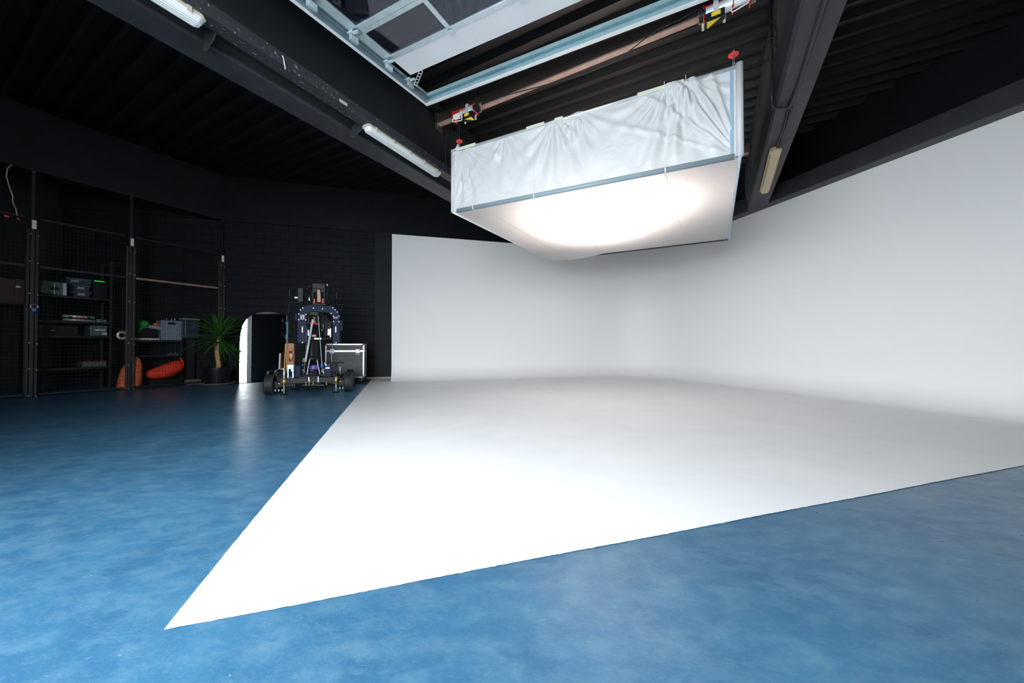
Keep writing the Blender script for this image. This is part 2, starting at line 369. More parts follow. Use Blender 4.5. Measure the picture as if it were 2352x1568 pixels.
# dark panel beside the white wall
m = MB(); m.prism([BW(0, -.10, .055), BW(.62, -.10, .055), BW(.62, -.10, 4.40), BW(0, -.10, 4.40)], WBN * .095)
struct(m.build('trim_2', M['panel_paint'], bevel=.004), 'flat black panel between block wall and white wall')
m = MB(); m.prism([BW(-.25, -.115, 0), BW(.62, -.115, 0), BW(.62, -.115, .055), BW(-.25, -.115, .055)], WBN * .11)
struct(m.build('trim_3', M['plinth']), 'pale plinth strip at the foot of the black panel')
# beam above the cage
m = MB(); m.prism([CP(-9, 0, 4.4), CP(3.6, 0, 4.4), CP(3.6, 0, 5.62), CP(-9, 0, 5.62)], GN * .3)
struct(m.build('trim_4', M['black_paint'], bevel=.01), 'deep black beam above the mesh cage')
# right wall (behind the white wall) and ring beam
m = MB(); m.prism([RR(-13, .36, 0), RR(9, .36, 0), RR(9, .36, 5.9), RR(-13, .36, 5.9)], RWN * .2)
struct(m.build('wall_right', M['black_paint']), 'black wall above and behind the white cyclorama')
m = MB(); m.prism([RR(-8, -.235, 4.162), RR(6.6, -.235, 4.162), RR(6.6, -.235, 4.5), RR(-8, -.235, 4.5)], RWN * .6)
struct(m.build('trim_5', M['beam_paint'], bevel=.012), 'black ring beam along the top of the right white wall')

# corrugated roof deck
prof = []
b0 = 1.395
k0, k1 = -10, 36
for k in range(k0, k1):
    b = b0 + k * .308
    prof += [(b, .11), (b + .05, 0), (b + .105, 0), (b + .155, .11)]
m = MB()
BDn = Vector((.4848, .8746, 0)); EDn = Vector((.8746, -.4848, 0))
rows = []
for e in (-14, 16):
    rows.append([m.bm.verts.new(BDn * b + EDn * e + Vector((0, 0, H + z))) for b, z in prof])
for i in range(len(prof) - 1): m.bm.faces.new((rows[0][i], rows[0][i + 1], rows[1][i + 1], rows[1][i]))
ceil = m.build('ceiling', M['deck_paint'], solid=.02); struct(ceil, 'black corrugated steel roof deck')
m = MB(); m.prism([FW(-14, 6.15, 5.85), FW(19, 6.15, 5.85), FW(19, -9, 5.85), FW(-14, -9, 5.85)], (0, 0, .1))
struct(m.build('roof', M['black_paint']), 'roof above the corrugated deck')

# left beam
r = thing('ceiling_beam', LB(3, -.4, 4.16), None, None); del r['label']; del r['category']; struct(r, 'broad black roof beam left of the overhead door, with tube lights in its channel')
sec = [(-.79, 4.20), (-.44, 4.20), (-.40, 4.27), (-.22, 4.27), (-.22, 4.30), (-.005, 4.30), (-.005, 5.06), (-.79, 5.06)]
m = MB(); m.prism([LB(-2.85, e, z) for e, z in sec], BD * 12.45); m.build('beam_body', M['black_paint'], r, bevel=.012)
m = MB(); m.prism([LB(-2.85, e, z) for e, z in ((-.80, 4.16), (-.43, 4.16), (-.425, 4.19), (-.44, 4.25), (-.80, 4.25))], BD * 12.45); m.build('lower_flange', M['beam_paint'], r, bevel=.008)  # lighter paint than the body stands in for light on the underside
m = MB(); m.prism([LB(-2.85, e, z) for e, z in ((-.20, 4.175), (0, 4.16), (0, 4.298), (-.20, 4.298))], BD * 12.45); m.build('channel', M['channel'], r, bevel=.006)
m = MB(); m.prism([LB(-2.85, e, z) for e, z in ((-.5, 5.06), (-.3, 5.06), (-.3, 5.6), (-.5, 5.6))], BD * 12.45); m.build('web', M['black_paint'], r)
for k in range(9):
    m = MB(); m.prism([LB(.3 + k * .62, e, z) for e, z in ((-.30, 5.06), (-.02, 5.06), (-.02, 5.17), (-.30, 5.17))], BD * .09); m.build('spacer', M['black_paint'], r)
for s_ in (.30, 2.07, 4.9):
    m = MB(); m.prism([LB(s_, e, z) for e, z in ((-.46, 4.09), (-.40, 4.07), (-.24, 4.12), (-.19, 4.17), (-.19, 4.27), (-.43, 4.27))], BD * .012); m.build('stiffener', M['beam_paint'], r)
m = MB(); m.tube([LB(.90, -.03, 4.145), LB(.885, .0, 4.14), LB(.87, .012, 4.165), LB(.86, .012, 4.22), LB(.85, .008, 4.25)], .006); m.build('cable_tie', M['white_plastic'], r).__setitem__('label', 'white loop tied round the channel')
m = MB(); m.box((.11, .016, .035), Matrix.Translation(LB(1.62, .0, 4.185)) @ Matrix.Rotation(math.atan2(BD.y, BD.x), 4, 'Z')); m.build('paint_patch', M['lamp_housing'], r)

# right beam
r = thing('ceiling_beam', RB(3, .2, 4.16), None, None); del r['label']; del r['category']; struct(r, 'black roof beam running to the right white wall, tube light beneath its far end')
sec = [(.03, 4.16), (.367, 4.16), (.367, 5.6), (0, 5.6), (-.02, 5.3), (-.035, 4.9), (-.02, 4.5), (0, 4.25), (0, 4.19)]
m = MB(); m.prism([RB(-5.85, e, z) for e, z in sec], BR * 12.1); m.build('beam_body', M['beam_paint'], r, bevel=.01)
con = [at_z(1896, 0, 4.135), at_z(1833, 200, 4.135), at_z(1812, 247, 4.135), at_z(1803, 300, 4.135), at_z(1789, 340, 4.12)]
d0 = (con[0] - con[1]).normalized()
m = MB(); m.tube([con[0] + d0 * 2] + con[:3], .022, 10); m.build('conduit', M['beam_paint'], r, smooth=True)
m = MB(); m.tube([con[2], at_z(1798, 300, 4.14), at_z(1789, 322, 4.14), at_z(1783, 345, 4.12)], .012, 8)
m.tube([con[2] + Vector((.04, 0, 0)), at_z(1802, 300, 4.14), at_z(1794, 322, 4.14), at_z(1788, 345, 4.12)], .012, 8); m.build('lamp_cable', M['beam_paint'], r, smooth=True)

# white cyclorama: floor, cove, walls with rounded corner
W0 = Vector((-3.405, 10.12, 0)); Wd = Vector((.966, .257, 0)).normalized()
P0 = Vector((-1.221, 1.266, 0)); Fd = (Vector((4.253, 2.984, 0)) - P0).normalized()
def isect(a, da, b, db):
    c = da.x * db.y - da.y * db.x; t = ((b.x - a.x) * db.y - (b.y - a.y) * db.x) / c; return a + da * t
corner = isect(W0, Wd, RW, RWD)
Eend = isect(P0, Fd, RW, RWD)
nb = Vector((Wd.y, -Wd.x, 0)); nr = -RWN      # inward normals
Rc = 1.5; rc = .45
turn = math.acos(max(-1, min(1, nb.dot(nr)))); tl = Rc * math.tan(turn / 2)
A = corner - Wd * tl; cen = A + nb * Rc
path = [(W0 + Wd * t, nb) for t in [i * (A - W0).length / 12 for i in range(13)]]
a0 = math.atan2(-nb.y, -nb.x); a1 = math.atan2(-nr.y, -nr.x)
while a1 - a0 > math.pi: a1 -= 2 * math.pi
while a0 - a1 > math.pi: a1 += 2 * math.pi
for i in range(1, 25):
    t = a0 + (a1 - a0) * i / 24; dd = Vector((math.cos(t), math.sin(t), 0)); path.append((cen + dd * Rc, -dd))
B_ = path[-1][0]
for i in range(1, 17): path.append((B_.lerp(Eend, i / 16), nr))
cp = [(rc - rc * math.sin(t * math.pi / 20), rc - rc * math.cos(t * math.pi / 20) + .004) for t in range(0, 11)] + [(0, 1.5), (0, 3), (0, 4.16), (-.3, 4.16), (-.3, 0)]
m = MB(); V = [[m.bm.verts.new(p + n * o_ + Vector((0, 0, z))) for o_, z in cp] for p, n in path]
for i in range(len(V) - 1):
    for j in range(len(cp) - 1): m.bm.faces.new((V[i][j], V[i + 1][j], V[i + 1][j + 1], V[i][j + 1]))
lowA = m.bm.verts.new(W0 + nb * 0 + Vector((0, 0, 0.004))); m.bm.faces.new([V[0][j] for j in range(len(cp))] + [lowA])
m.bm.faces.new([V[-1][j] for j in range(len(cp))])
fl = []
n_e = 620; Ein = path[-1][0] + path[-1][1] * rc
for i in range(n_e):
    t = i / n_e; p = P0.lerp(Ein, t); L = (Ein - P0).length
    jit = (random.random() - .5) * .003 + .0025 * math.sin(i * .05) + (.005 if random.random() < .04 else 0)
    fl.append(m.bm.verts.new(p + Vector((Fd.y, -Fd.x, 0)) * (jit if i else 0) + Vector((0, 0, .004))))
fl += [V[i][0] for i in range(len(V) - 1, -1, -1)]
back = [lowA, m.bm.verts.new(V3(W0 - nb * .3, .004)), m.bm.verts.new(V3(BW(.45, -.12, 0), .004)), m.bm.verts.new(V3(BW(-.11, -.12, 0), .004))]
fl += back
Pb = Vector((-4.069, 10.352, 0)); mid = [(-4.069, 10.352), (-3.6, 8.15)]
e1 = at_z(760, 980, 0); e2 = at_z(454.3, 1350, 0); e15 = at_z(600, 1171, 0)
poly = [Vector(BW(-.11, -.12, 0)), Pb, e1, e15, e2, P0]
for a, b in zip(poly[:-1], poly[1:]):
    k = max(2, int((b - a).length / .03)); nn = Vector((-(b - a).y, (b - a).x, 0)).normalized()
    for i in range(1, k + (0 if b is P0 else 1)):
        p = a.lerp(b, i / k) + nn * (random.random() - .5) * .003; fl.append(m.bm.verts.new(V3(p, .004)))
m.bm.faces.new(fl)
cyc = m.build('wall_cyclorama', M['cyc']); struct(cyc, 'white infinity cove: painted floor, curved foot and two tall white walls')
for p in cyc.data.polygons: p.use_smooth = len(p.vertices) == 4 and p.normal.z < .98
cyc.data.set_sharp_from_angle(angle=math.radians(35))

# ------------------------------------------------------------------ overhead sectional door on its tracks
t_ = thing('overhead_door', DP(2, 3, 0), 'raised sectional overhead door with dark glass panes, hanging flat under the roof', 'door')
W = 4.22
def dbox(u0, u1, v0, v1, h0, h1, mb=None):
    mb = mb or MB(); mb.prism([DP(u0, v0, h0), DP(u1, v0, h0), DP(u1, v1, h0), DP(u0, v1, h0)], DN * (h1 - h0)); return mb
# h: 0 = underside facing the room
dbox(.19, W - .19, .575, .93, .03, .075).build('bottom_panel', M['white_metal'], t_, bevel=.004).__setitem__('label', 'white insulated bottom panel')
secs = [(.935, 1.475), (1.48, 2.02), (2.025, 2.565), (2.57, 3.11), (3.115, 3.655), (3.66, 4.2), (4.205, 4.745)]
pitch = (W - .44) / 4
for a, b in secs:
    f = dbox(.115, W - .115, a, a + .07, .02, .07); dbox(.115, W - .115, b - .055, b, .02, .07, f)
    dbox(.115, .235, a, b, .02, .07, f); dbox(W - .235, W - .115, a, b, .02, .07, f)
    for k in range(1, 4):
        uu = .22 + k * pitch; dbox(uu - .03, uu + .03, a, b, .02, .07, f)
    fo = f.build('door_section', M['galv'], t_, bevel=.004)
    for k in range(4):
        dbox(.22 + k * pitch + (.02 if k == 0 else .03), .22 + (k + 1) * pitch - .03, a + .068, b - .052, .035, .05).build('glass_pane', M['glass'], fo)
for v in (.549, .965, 1.53, 2.07, 2.61, 3.15, 3.69):
    for side in (0, 1):
        u = .125 if not side else W - .125; sg = 1 if not side else -1
        f = dbox(u - .018, u + .02, v - .09, v + .02, -.08, -.01)
        f.cyl(DP(u - sg * .06, v, .02), DP(u + sg * .03, v, .02), .018); f.bar(DP(u + sg * .03, v, -.01), DP(u + sg * .11, v - .01, -.01), .03, .02)
        f.build('roller_bracket', M['galv'], t_, bevel=.004)
for k in range(1, 4):
    for v in (.95, 1.49, 2.03):
        dbox(.22 + k * pitch - .035, .22 + k * pitch + .035, v - .05, v + .02, .005, .02).build('hinge', M['galv'], t_, bevel=.003)
t_ = thing('door_track', DP(2, 0, 0), 'galvanised steel rail frame carrying the overhead door, below the corrugated roof', 'door track')
for side in (0, 1):
    u = 0 if not side else W; sg = 1 if not side else -1
    f = MB()
    dbox(min(u, u + sg * .012), max(u, u + sg * .012), 0, 5.7, -.05, .06, f)
    dbox(min(u, u + sg * .10), max(u, u + sg * .10), 0, 5.7, .05, .062, f)
    sr = f.build('side_rail', M['teal_galv'], t_)
    dbox(min(u, u + sg * .038), max(u, u + sg * .038), 0, 5.7, -.06, -.05).build('lip', M['white_metal'], sr)  # whiter than the rail, standing in for floor light from below
    f = MB(); dbox(min(u + sg * .055, u + sg * .095), max(u + sg * .055, u + sg * .095), .07, 5.7, -.01, .02, f); f.build('roller_rail', M['steel'], t_)
f = MB(); dbox(0, W, -.006, .006, -.05, .06, f); dbox(0, W, 0, .10, .05, .062, f); dbox(0, W, .085, .095, .02, .06, f)
er = f.build('end_rail', M['teal_galv'], t_)
dbox(0, W, 0, .055, -.062, -.05).build('lip', M['white_metal'], er)  # white tone carries the floor light on this flange
for u in (.06, W - .06):
    for v in (2.4, 4.8):
        MB().bar(DP(u, v, .06), V3(DP(u, v, 0), H + .02), .03, .005, up=DE).build('hanger', M['galv'], t_)
f = MB(); a = DP(.175, .465, -.04); b = DP(.385, .575, .03)
sd = (b - a).cross(DN).normalized()
for s_ in (-.022, .022): f.bar(a + sd * s_, b + sd * s_, .006, .006)
for k in range(6): p = a.lerp(b, k / 5); f.bar(p - sd * .022, p + sd * .022, .006, .006)
f.build('perforated_strap', M['white_metal'], t_)

# ------------------------------------------------------------------ hoist rails and hoists
RLd = (at_z(1560, 58, 4.88) - at_z(1260, 181, 4.88)).normalized(); RLp = at_z(1260, 181, 4.88)
def rail_end(P, d, ref, rd):
    return isect(V3(P, 0), d, ref, rd)
def make_rail(P, z, label, ends):
    a, b = ends; t = thing('hoist_rail', V3((a + b) / 2, z), label, 'steel beam', 'steel rails across the studio')
    n = Vector((-RLd.y, RLd.x, 0))
    f = MB(); A_ = V3(a, z); B2 = V3(b, z)
    f.prism([A_, A_ + n * .09, A_ + n * .09 + Vector((0, 0, .165)), A_ + Vector((0, 0, .165))], B2 - A_)
    f.build('rail_beam', M['rust_light'], t, bevel=.006)
    f = MB(); f.prism([A_ - n * .008 + Vector((0, 0, .02)), A_ - n * .002 + Vector((0, 0, .02)), A_ - n * .002 + Vector((0, 0, .17)), A_ - n * .008 + Vector((0, 0, .17))], B2 - A_)
    f.build('shaded_face', M['rust_steel'], t)  # dark sheet standing in for shade on the rail's front face
    for q, sg in ((A_, 1), (B2, -1)):
        f = MB(); c = q + RLd * sg * .02
        f.prism([c - n * .05 + Vector((0, 0, -.09)), c + n * .13 + Vector((0, 0, -.09)), c + n * .13 + Vector((0, 0, .2)), c - n * .05 + Vector((0, 0, .2))], RLd * sg * .01)
        for dz in (-.05, .19): f.cyl(c + n * .0 + Vector((0, 0, dz)), c + n * .0 + Vector((0, 0, dz)) + RLd * sg * .035, .014, n=6)
        f.build('end_plate', M['rust_steel'], t, bevel=.003)
    return t
ea = rail_end(RLp, RLd, LREF, BD) + RLd * .005; eb = rail_end(RLp, RLd, RREF - ER * .04, BR) - RLd * .005
make_rail(RLp, 4.88, 'rusty steel rail carrying the two red hoists in front of the softbox', (ea, eb))
SB = [Vector((-.991, 5.966, 0)), Vector((2.686, 4.19, 0)), Vector((4.542, 7.488, 0)), Vector((.978, 9.327, 0))]
ea2 = rail_end(SB[2], RLd, LREF, BD) + RLd * .005; eb2 = rail_end(SB[2], RLd, RREF - ER * .04, BR) - RLd * .005
make_rail(SB[2], 4.95, 'rusty steel rail high behind the softbox, its end showing beside the right beam', (ea2, eb2))

def hoist(px, py, hook, label, flip, zr=4.88):
    c = at_z(px, py, zr - .02); n = Vector((-RLd.y, RLd.x, 0)); d = RLd * flip
    c = V3(RLp + RLd * (V3(c, 0) - V3(RLp, 0)).dot(RLd) - n * .02, zr)
    X = lambda a, b, z: c + d * a - n * b + Vector((0, 0, z))
    t = thing('electric_hoist', X(0, .05, -.2), label, 'hoist', 'red electric hoists on the steel rail')
    f = MB(); Rm = Matrix((d, -n * 1, Vector((0, 0, 1)))).transposed().to_4x4()
    def bx(sz, p, mb): q = Rm.copy(); q.translation = X(*p); mb.box(sz, q); return mb
    bx((.46, .10, .035), (0, .06, -.02), f)
    for a in (-.22, .22, .06 * 1): bx((.016, .13, .15), (a, .07, -.08), f)
    f.build('frame', M['red_paint'], t, bevel=.008)
    f = MB(); f.cyl(X(-.20, .09, -.09), X(.06, .09, -.09), .062, n=16); bx((.05, .16, .15), (-.10, .09, -.09), f)
    for k in range(6): f.torus(X(-.18 + k * .018, .09, -.09), d, .062, .004, 16, 4)
    f.build('motor', M['alu'], t, smooth=False)
    f = MB(); f.cyl(X(.07, .09, -.09), X(.21, .09, -.09), .042, n=16); f.build('drum', M['white_plastic'], t)
    f = MB(); f.cyl(X(-.27, .09, -.09), X(-.205, .09, -.09), .058, n=16); f.build('motor_cap', M['black_metal'], t)
    f = MB(); bx((.19, .10, .10), (-.11, .12, -.20), f); fb = f.build('control_box', M['black_metal'], t, bevel=.006)
    f = MB(); bx((.09, .004, .045), (-.10, .172, -.19), f); f.build('yellow_label', M['yellow'], fb)
    f = MB(); f.prism([X(-.19, .075, -.252), X(-.19, .168, -.252), X(-.06, .168, -.252)], (0, 0, -.004)); f.build('warning_triangle', M['yellow'], fb)
    for a in (-.23, -.02):
        f = MB(); f.cyl(X(a, .10, -.20), X(a, .10, -.27), .014); f.build('cable_gland', M['lamp_housing'], fb)
    f = MB(); pts = [X(.06, .10, -.15), X(.20, .14, -.15), X(.22, .14, -.165), X(.20, .14, -.195), X(.06, .10, -.195), X(.04, .10, -.17), X(.06, .10, -.15)]
    f.tube(pts, .007, 6); f.build('limit_bar', M['white_plastic'], t, smooth=True)
    for a in (-.25, .25):
        f = MB(); bx((.06, .012, .17), (a, -.02 + .03, -.03), f)
        for dz in (-.02, .03): f.cyl(X(a, .03, dz - .03), X(a, .055, dz - .03), .012, n=6)
        f.build('clamp_plate', M['rust_light'], t, bevel=.002)
    top = X(.12, .09, -.15); hk = Vector(hook)
    f = MB(); f.cyl(V3(hk, top.z), V3(hk, hk.z + .16), .0035, n=6); f.build('cable', M['dark_grey'], t)
    f = MB(); f.lathe([(.012, .0), (.055, .0), (.055, .006), (.03, .012), (.012, .02)], V3(hk, hk.z + .12), n=20); f.build('stop_disc', M['red_bright'], t, smooth=False)
    f = MB(); f.cyl(V3(hk, hk.z + .12), V3(hk, hk.z + .03), .011); f.torus(V3(hk, hk.z + .018), (1, 0, 0), .018, .005, 14, 6); f.torus(V3(hk, hk.z + .165), (1, 0, 0), .014, .004, 14, 6); f.build('hook', M['steel'], t)
    return t
SZ = 3.23; ST = 4.30
hA = at_z(1064, 330, 4.3); hB = at_z(1690, 135, 4.36)
def on_rail(px):   # point on rail line seen at image column px
    r = ray(px, 784); rn = Vector((r.x, r.y, 0)); return isect(Vector((0, 0, 0)), rn, V3(RLp, 0), RLd)
pa = on_rail(1061) ; pb = on_rail(1692)
pa = V3(SB[0] + (SB[1] - SB[0]).normalized() * .13, 4.265); pb = V3(SB[1] - (SB[1] - SB[0]).normalized() * .06, 4.33)
hoist(1080, 262, pa, 'red electric hoist above the near left corner of the softbox', -1)
hoist(1668, 10, pb, 'red electric hoist above the near right corner of the softbox', 1)

# ------------------------------------------------------------------ softbox
t_ = thing('softbox', (SB[0] + SB[2]) / 2 + Vector((0, 0, SZ)), 'huge white fabric softbox hanging over the white floor, glowing from below', 'softbox')
t_frame = []
P1, P2, P3, P4 = [V3(p, SZ) for p in SB]
T1, T2, T3, T4 = [V3(p, z) for p, z in zip(SB, (4.27, 4.33, 4.33, 4.27))]
fn = (P2 - P1).normalized(); fo_ = Vector((fn.y, -fn.x, 0))   # outward from the front face
clips = [(0.0, 1), (.05, 1), (.16, 1), (.24, 1), (.44, 1), (.52, 1), (.80, 1), (.86, 1), (.99, 1)]
fans = [(.05, 24, .05, .7), (.24, 14, .035, .5), (.44, 16, .055, .7), (.52, 18, .03, .5), (.81, 18, .045, 1.1), (.86, 26, .04, .8)]
def front(u, v):
    base = P1.lerp(P2, u); top = T1.lerp(T2, u)
    # sagging top edge
    sag = 0
    for (a, _), (b, _) in zip(clips[:-1], clips[1:]):
        if a <= u <= b: x = (u - a) / (b - a); sag = 4 * x * (1 - x) * (b - a) * .16
    p = base.lerp(top, v); p.z -= sag * v
    d = 0
    for cu, k, amp, reach in fans:
        dx = (u - cu) * 4.08; dz = (1 - v) * 1.08 + .05; r_ = math.hypot(dx, dz); th = math.atan2(dx, dz)
        d += amp * math.sin(k * th + cu * 7) * math.exp(-abs(th) * 1.2) * math.exp(-r_ / (reach * 1.4)) * min(1, r_ * 5)
    # folds running to the lower right corner
    dx = (1 - u) * 4.08; dz = v * 1.08; r_ = math.hypot(dx, dz) + 1e-6; th = math.atan2(dz, dx)
    for t0, wd, amp in ((.98, .06, .11), (1.14, .04, .07), (.78, .035, .05), (1.30, .035, .045), (.5, .03, .025)):
        d += amp * math.exp(-((th - t0) / wd) ** 2) * min(1, r_ * 1.6) * math.exp(-max(0, r_ - 1.2))
    dx = u * 4.08; r_ = math.hypot(dx, dz) + 1e-6; th = math.atan2(dx, dz)
    d += .06 * math.sin(th * 26) * math.exp(-th * 2.6) * min(1, r_ * 2) * math.exp(-r_ * .7)
    d += .012 * math.sin(u * 9 + v * 3) * v + .01 * math.sin(u * 23 - v * 5) * v * v
    edge = min(1, v * 7) * min(1, (1 - u) * 40) * min(1, u * 40)
    return p + fo_ * (d * edge * (.4 + .6 * min(1, (1 - v) * 8 + .3)) + .0)
f = MB(); f.grid(front, 260, 70); f.build('front_drape', M['drape'], t_, smooth=True)
def panel(a, b, c, d, bul, out, nu=30, nv=12):
    return MB().grid(lambda u, v: a.lerp(b, u).lerp(d.lerp(c, u), v) + out * (bul * math.sin(math.pi * u) * math.sin(math.pi * v)), nu, nv)
rs = (P3 - P2).normalized(); ro = Vector((rs.y, -rs.x, 0))
panel(P2, P3, T3, T2, .05, ro).build('right_drape', M['drape'], t_, smooth=True)
panel(P4, P1, T1, T4, .05, -ro).build('left_drape', M['drape'], t_, smooth=True)
panel(P3, P4, T4, T3, .05, -fo_).build('back_drape', M['drape'], t_, smooth=True)
def bottom(u, v):
    p = P1.lerp(P2, u).lerp(P4.lerp(P3, u), v)
    p.z -= .035 * math.sin(math.pi * u) * math.sin(math.pi * v)
    if v > .8 and u < .35: p.z -= .10 * ((v - .8) / .2) * math.sin(math.pi * min(1, (u + .05) / .4)) * .6
    return p
MB().grid(bottom, 60, 60).build('diffuser', M['diffuser'], t_, smooth=True)
for uu in (.36, .80, .13):   # seams
    f = MB(); f.tube([bottom(uu, v / 40) + Vector((0, 0, -.002)) for v in range(41)], .0025, 4); f.build('seam', M['tape_cream'], t_)
f = MB(); f.tube([front(.36, v / 30) + fo_ * .003 for v in range(31)], .0025, 4); f.build('seam', M['tape_cream'], t_)
off = fo_ * .012
f = MB(); f.cyl(P1 + off + fn * .10, P2 + off - fn * .06, .034, n=16); f.build('front_frame_tube', M['shaded_tube_wrap'], t_, smooth=True)
for uu in (.06 + .04, .36, .80):
    f = MB(); c = P1.lerp(P2, uu) + off; f.cyl(c, c + fn * .014, .036, n=16); f.build('tie', M['white_plastic'], t_)
f = MB(); f.tube([P2, P2.lerp(T2, .5), T2], .040, 14); f.build('corner_tube', M['drape'], t_, smooth=True)
f = MB(); f.tube([P1, P1.lerp(T1, .5), T1], .03, 14); f.build('corner_tube', M['drape'], t_, smooth=True)
f = MB(); f.bar(P2 - fn * .085 + fo_ * .016 + Vector((0, 0, .03)), T2 - fn * .085 + fo_ * .016 - Vector((0, 0, .06)), .004, .03, up=fn); f.build('tape_strip', M['tape_blue'], t_)
f = MB(); f.tube([P2 + Vector((0, 0, 0)), P3], .02, 10); f.build('side_frame_tube', M['pale_tube'], t_, smooth=True)
f = MB(); f.tube([P3 + Vector((0, 0, -.01)), P4 + Vector((0, 0, -.01))], .014, 8); f.build('back_frame_tube', M['dark_grey'], t_, smooth=True)
f = MB(); f.tube([P4, P1], .02, 8); f.build('side_frame_tube', M['white_plastic'], t_, smooth=True)
for a, b in ((T1, T2), (T2, T3), (T3, T4), (T4, T1)):
    f = MB(); f.tube([a + Vector((0, 0, -.03)), b + Vector((0, 0, -.03))], .02, 8); f.build('top_frame_tube', M['alu'], t_, smooth=True)
for a, b in ((.02, .11), (.33, .40), (.44, .47), (.83, .86 - .005), (.72, .80)):
    f = MB(); f.bar(T1.lerp(T2, a) + fo_ * .012 + Vector((0, 0, -.02)), T1.lerp(T2, b) + fo_ * .012 + Vector((0, 0, -.02)), .02, .045); f.build('edge_tape', M['tape_cream'], t_)
f = MB(); f.prism([T1 + Vector((-.03, -.01, -.02)), T1 + Vector((.05, -.02, .02)), T1 + Vector((.09, -.03, .09)), T1 + Vector((.13, -.05, .02)), T1 + Vector((.15, -.06, -.08)), T1 + Vector((0, -.02, -.1))], fo_ * .01); f.build('loose_corner', M['drape'], t_)
for u_ in (.80, .86):
    f = MB(); p = T1.lerp(T2, u_); f.cyl(p, p + Vector((0, 0, .06)), .004, n=6); f.build('clip', M['white_plastic'], t_)
f = MB(); f.cyl(P3 + Vector((-.09, -.05, -.03)), P3 + Vector((-.09, -.05, .02)), .018); f.build('tie', M['blue_plastic'], t_)
for (p, e) in LAMPS:
    f = MB(); f.lathe([(.03, .22), (.10, .20), (.20, .05), (.205, .03), (.195, .03), (.19, .05), (.09, .18), (.03, .2)], p); f.cyl(Vector(p) + Vector((0, 0, .2)), V3(p, 4.85), .01)
    q = tag(f.build('studio_lamp', M['dark_grey']), 'studio lamp hidden inside the softbox above its glowing cloth', 'lamp', 'lamps inside the softbox')

# ------------------------------------------------------------------ tube lights
def tube_light(a, b, zb, label, yellow):
    a = Vector(a); b = Vector(b); d = (b - a).normalized(); n = Vector((-d.y, d.x, 0)); L = (b - a).length
    t = thing('tube_light', V3((a + b) / 2, zb), label, 'tube light', 'tube lights under the roof beams')
    X = lambda s_, w_, z: V3(a, zb) + d * s_ + n * w_ + Vector((0, 0, z))
    def body(mb, w0, w1, z0, z1, in0=0, in1=0):
        lo = [X(in0, -w0 + .03, z0), X(in0 + .03, -w0, z0), X(L - in0 - .03, -w0, z0), X(L - in0, -w0 + .03, z0), X(L - in0, w0 - .03, z0), X(L - in0 - .03, w0, z0), X(in0 + .03, w0, z0), X(in0, w0 - .03, z0)]
        hi = [X(in1, -w1 + .03, z1), X(in1 + .03, -w1, z1), X(L - in1 - .03, -w1, z1), X(L - in1, -w1 + .03, z1), X(L - in1, w1 - .03, z1), X(L - in1 - .03, w1, z1), X(in1 + .03, w1, z1), X(in1, w1 - .03, z1)]
        A_ = [mb.bm.verts.new(p) for p in lo]; B2 = [mb.bm.verts.new(p) for p in hi]
        mb.bm.faces.new(A_[::-1]); mb.bm.faces.new(B2)
        for i in range(8): mb.bm.faces.new((A_[i], A_[(i + 1) % 8], B2[(i + 1) % 8], B2[i]))
        return mb
    body(MB(), .085, .07, .055, .12, 0, .02).build('housing', M['lamp_yellowed' if yellow else 'lamp_housing'], t, bevel=.004)
    dm = M['lamp_yellowed'] if yellow else M['lamp_diffuser']
    f = body(MB(), .055, .078, 0, .055, .03, .012)
    df = f.build('diffuser', dm, t, bevel=.008)
    f = MB()
    for w_ in (-.028, 0, .028): f.bar(X(.06, w_, -.003), X(L - .06, w_, -.003), .010, .008)
    f.build('ribs', dm, df)
    for k in range(0 if yellow else 5):
        for sg in (-1, 1):
            s_ = .14 + k * (L - .28) / 4
            f = MB(); f.box((.035, .014, .05), Matrix.Translation(X(s_, sg * .086, .055)) @ Matrix.Rotation(math.atan2(d.y, d.x), 4, 'Z')); f.build('clip', M['lamp_yellowed' if yellow else 'lamp_housing'], t, bevel=.002)
    for s_ in (.3, L - .3):
        f = MB(); f.cyl(X(s_, 0, .118), X(s_, 0, .19 if not yellow else .125), .012); f.build('mount', M['dark_grey'], t)
    return t
A1 = at_z(468, 68, 4.08); dl = BD
tube_light(A1 - dl * 1.62, A1, 4.08, 'long white tube light in the left beam, cut by the top edge of the view', False)
tube_light(at_z(838, 298, 4.08), at_z(1008, 408, 4.08), 4.08, 'long white tube light in the left beam, beside the softbox corner', False)
tube_light(at_z(1782, 352, 4.04), at_z(1756, 446, 4.04), 4.04, 'yellowed ribbed tube light under the far end of the right beam', True)

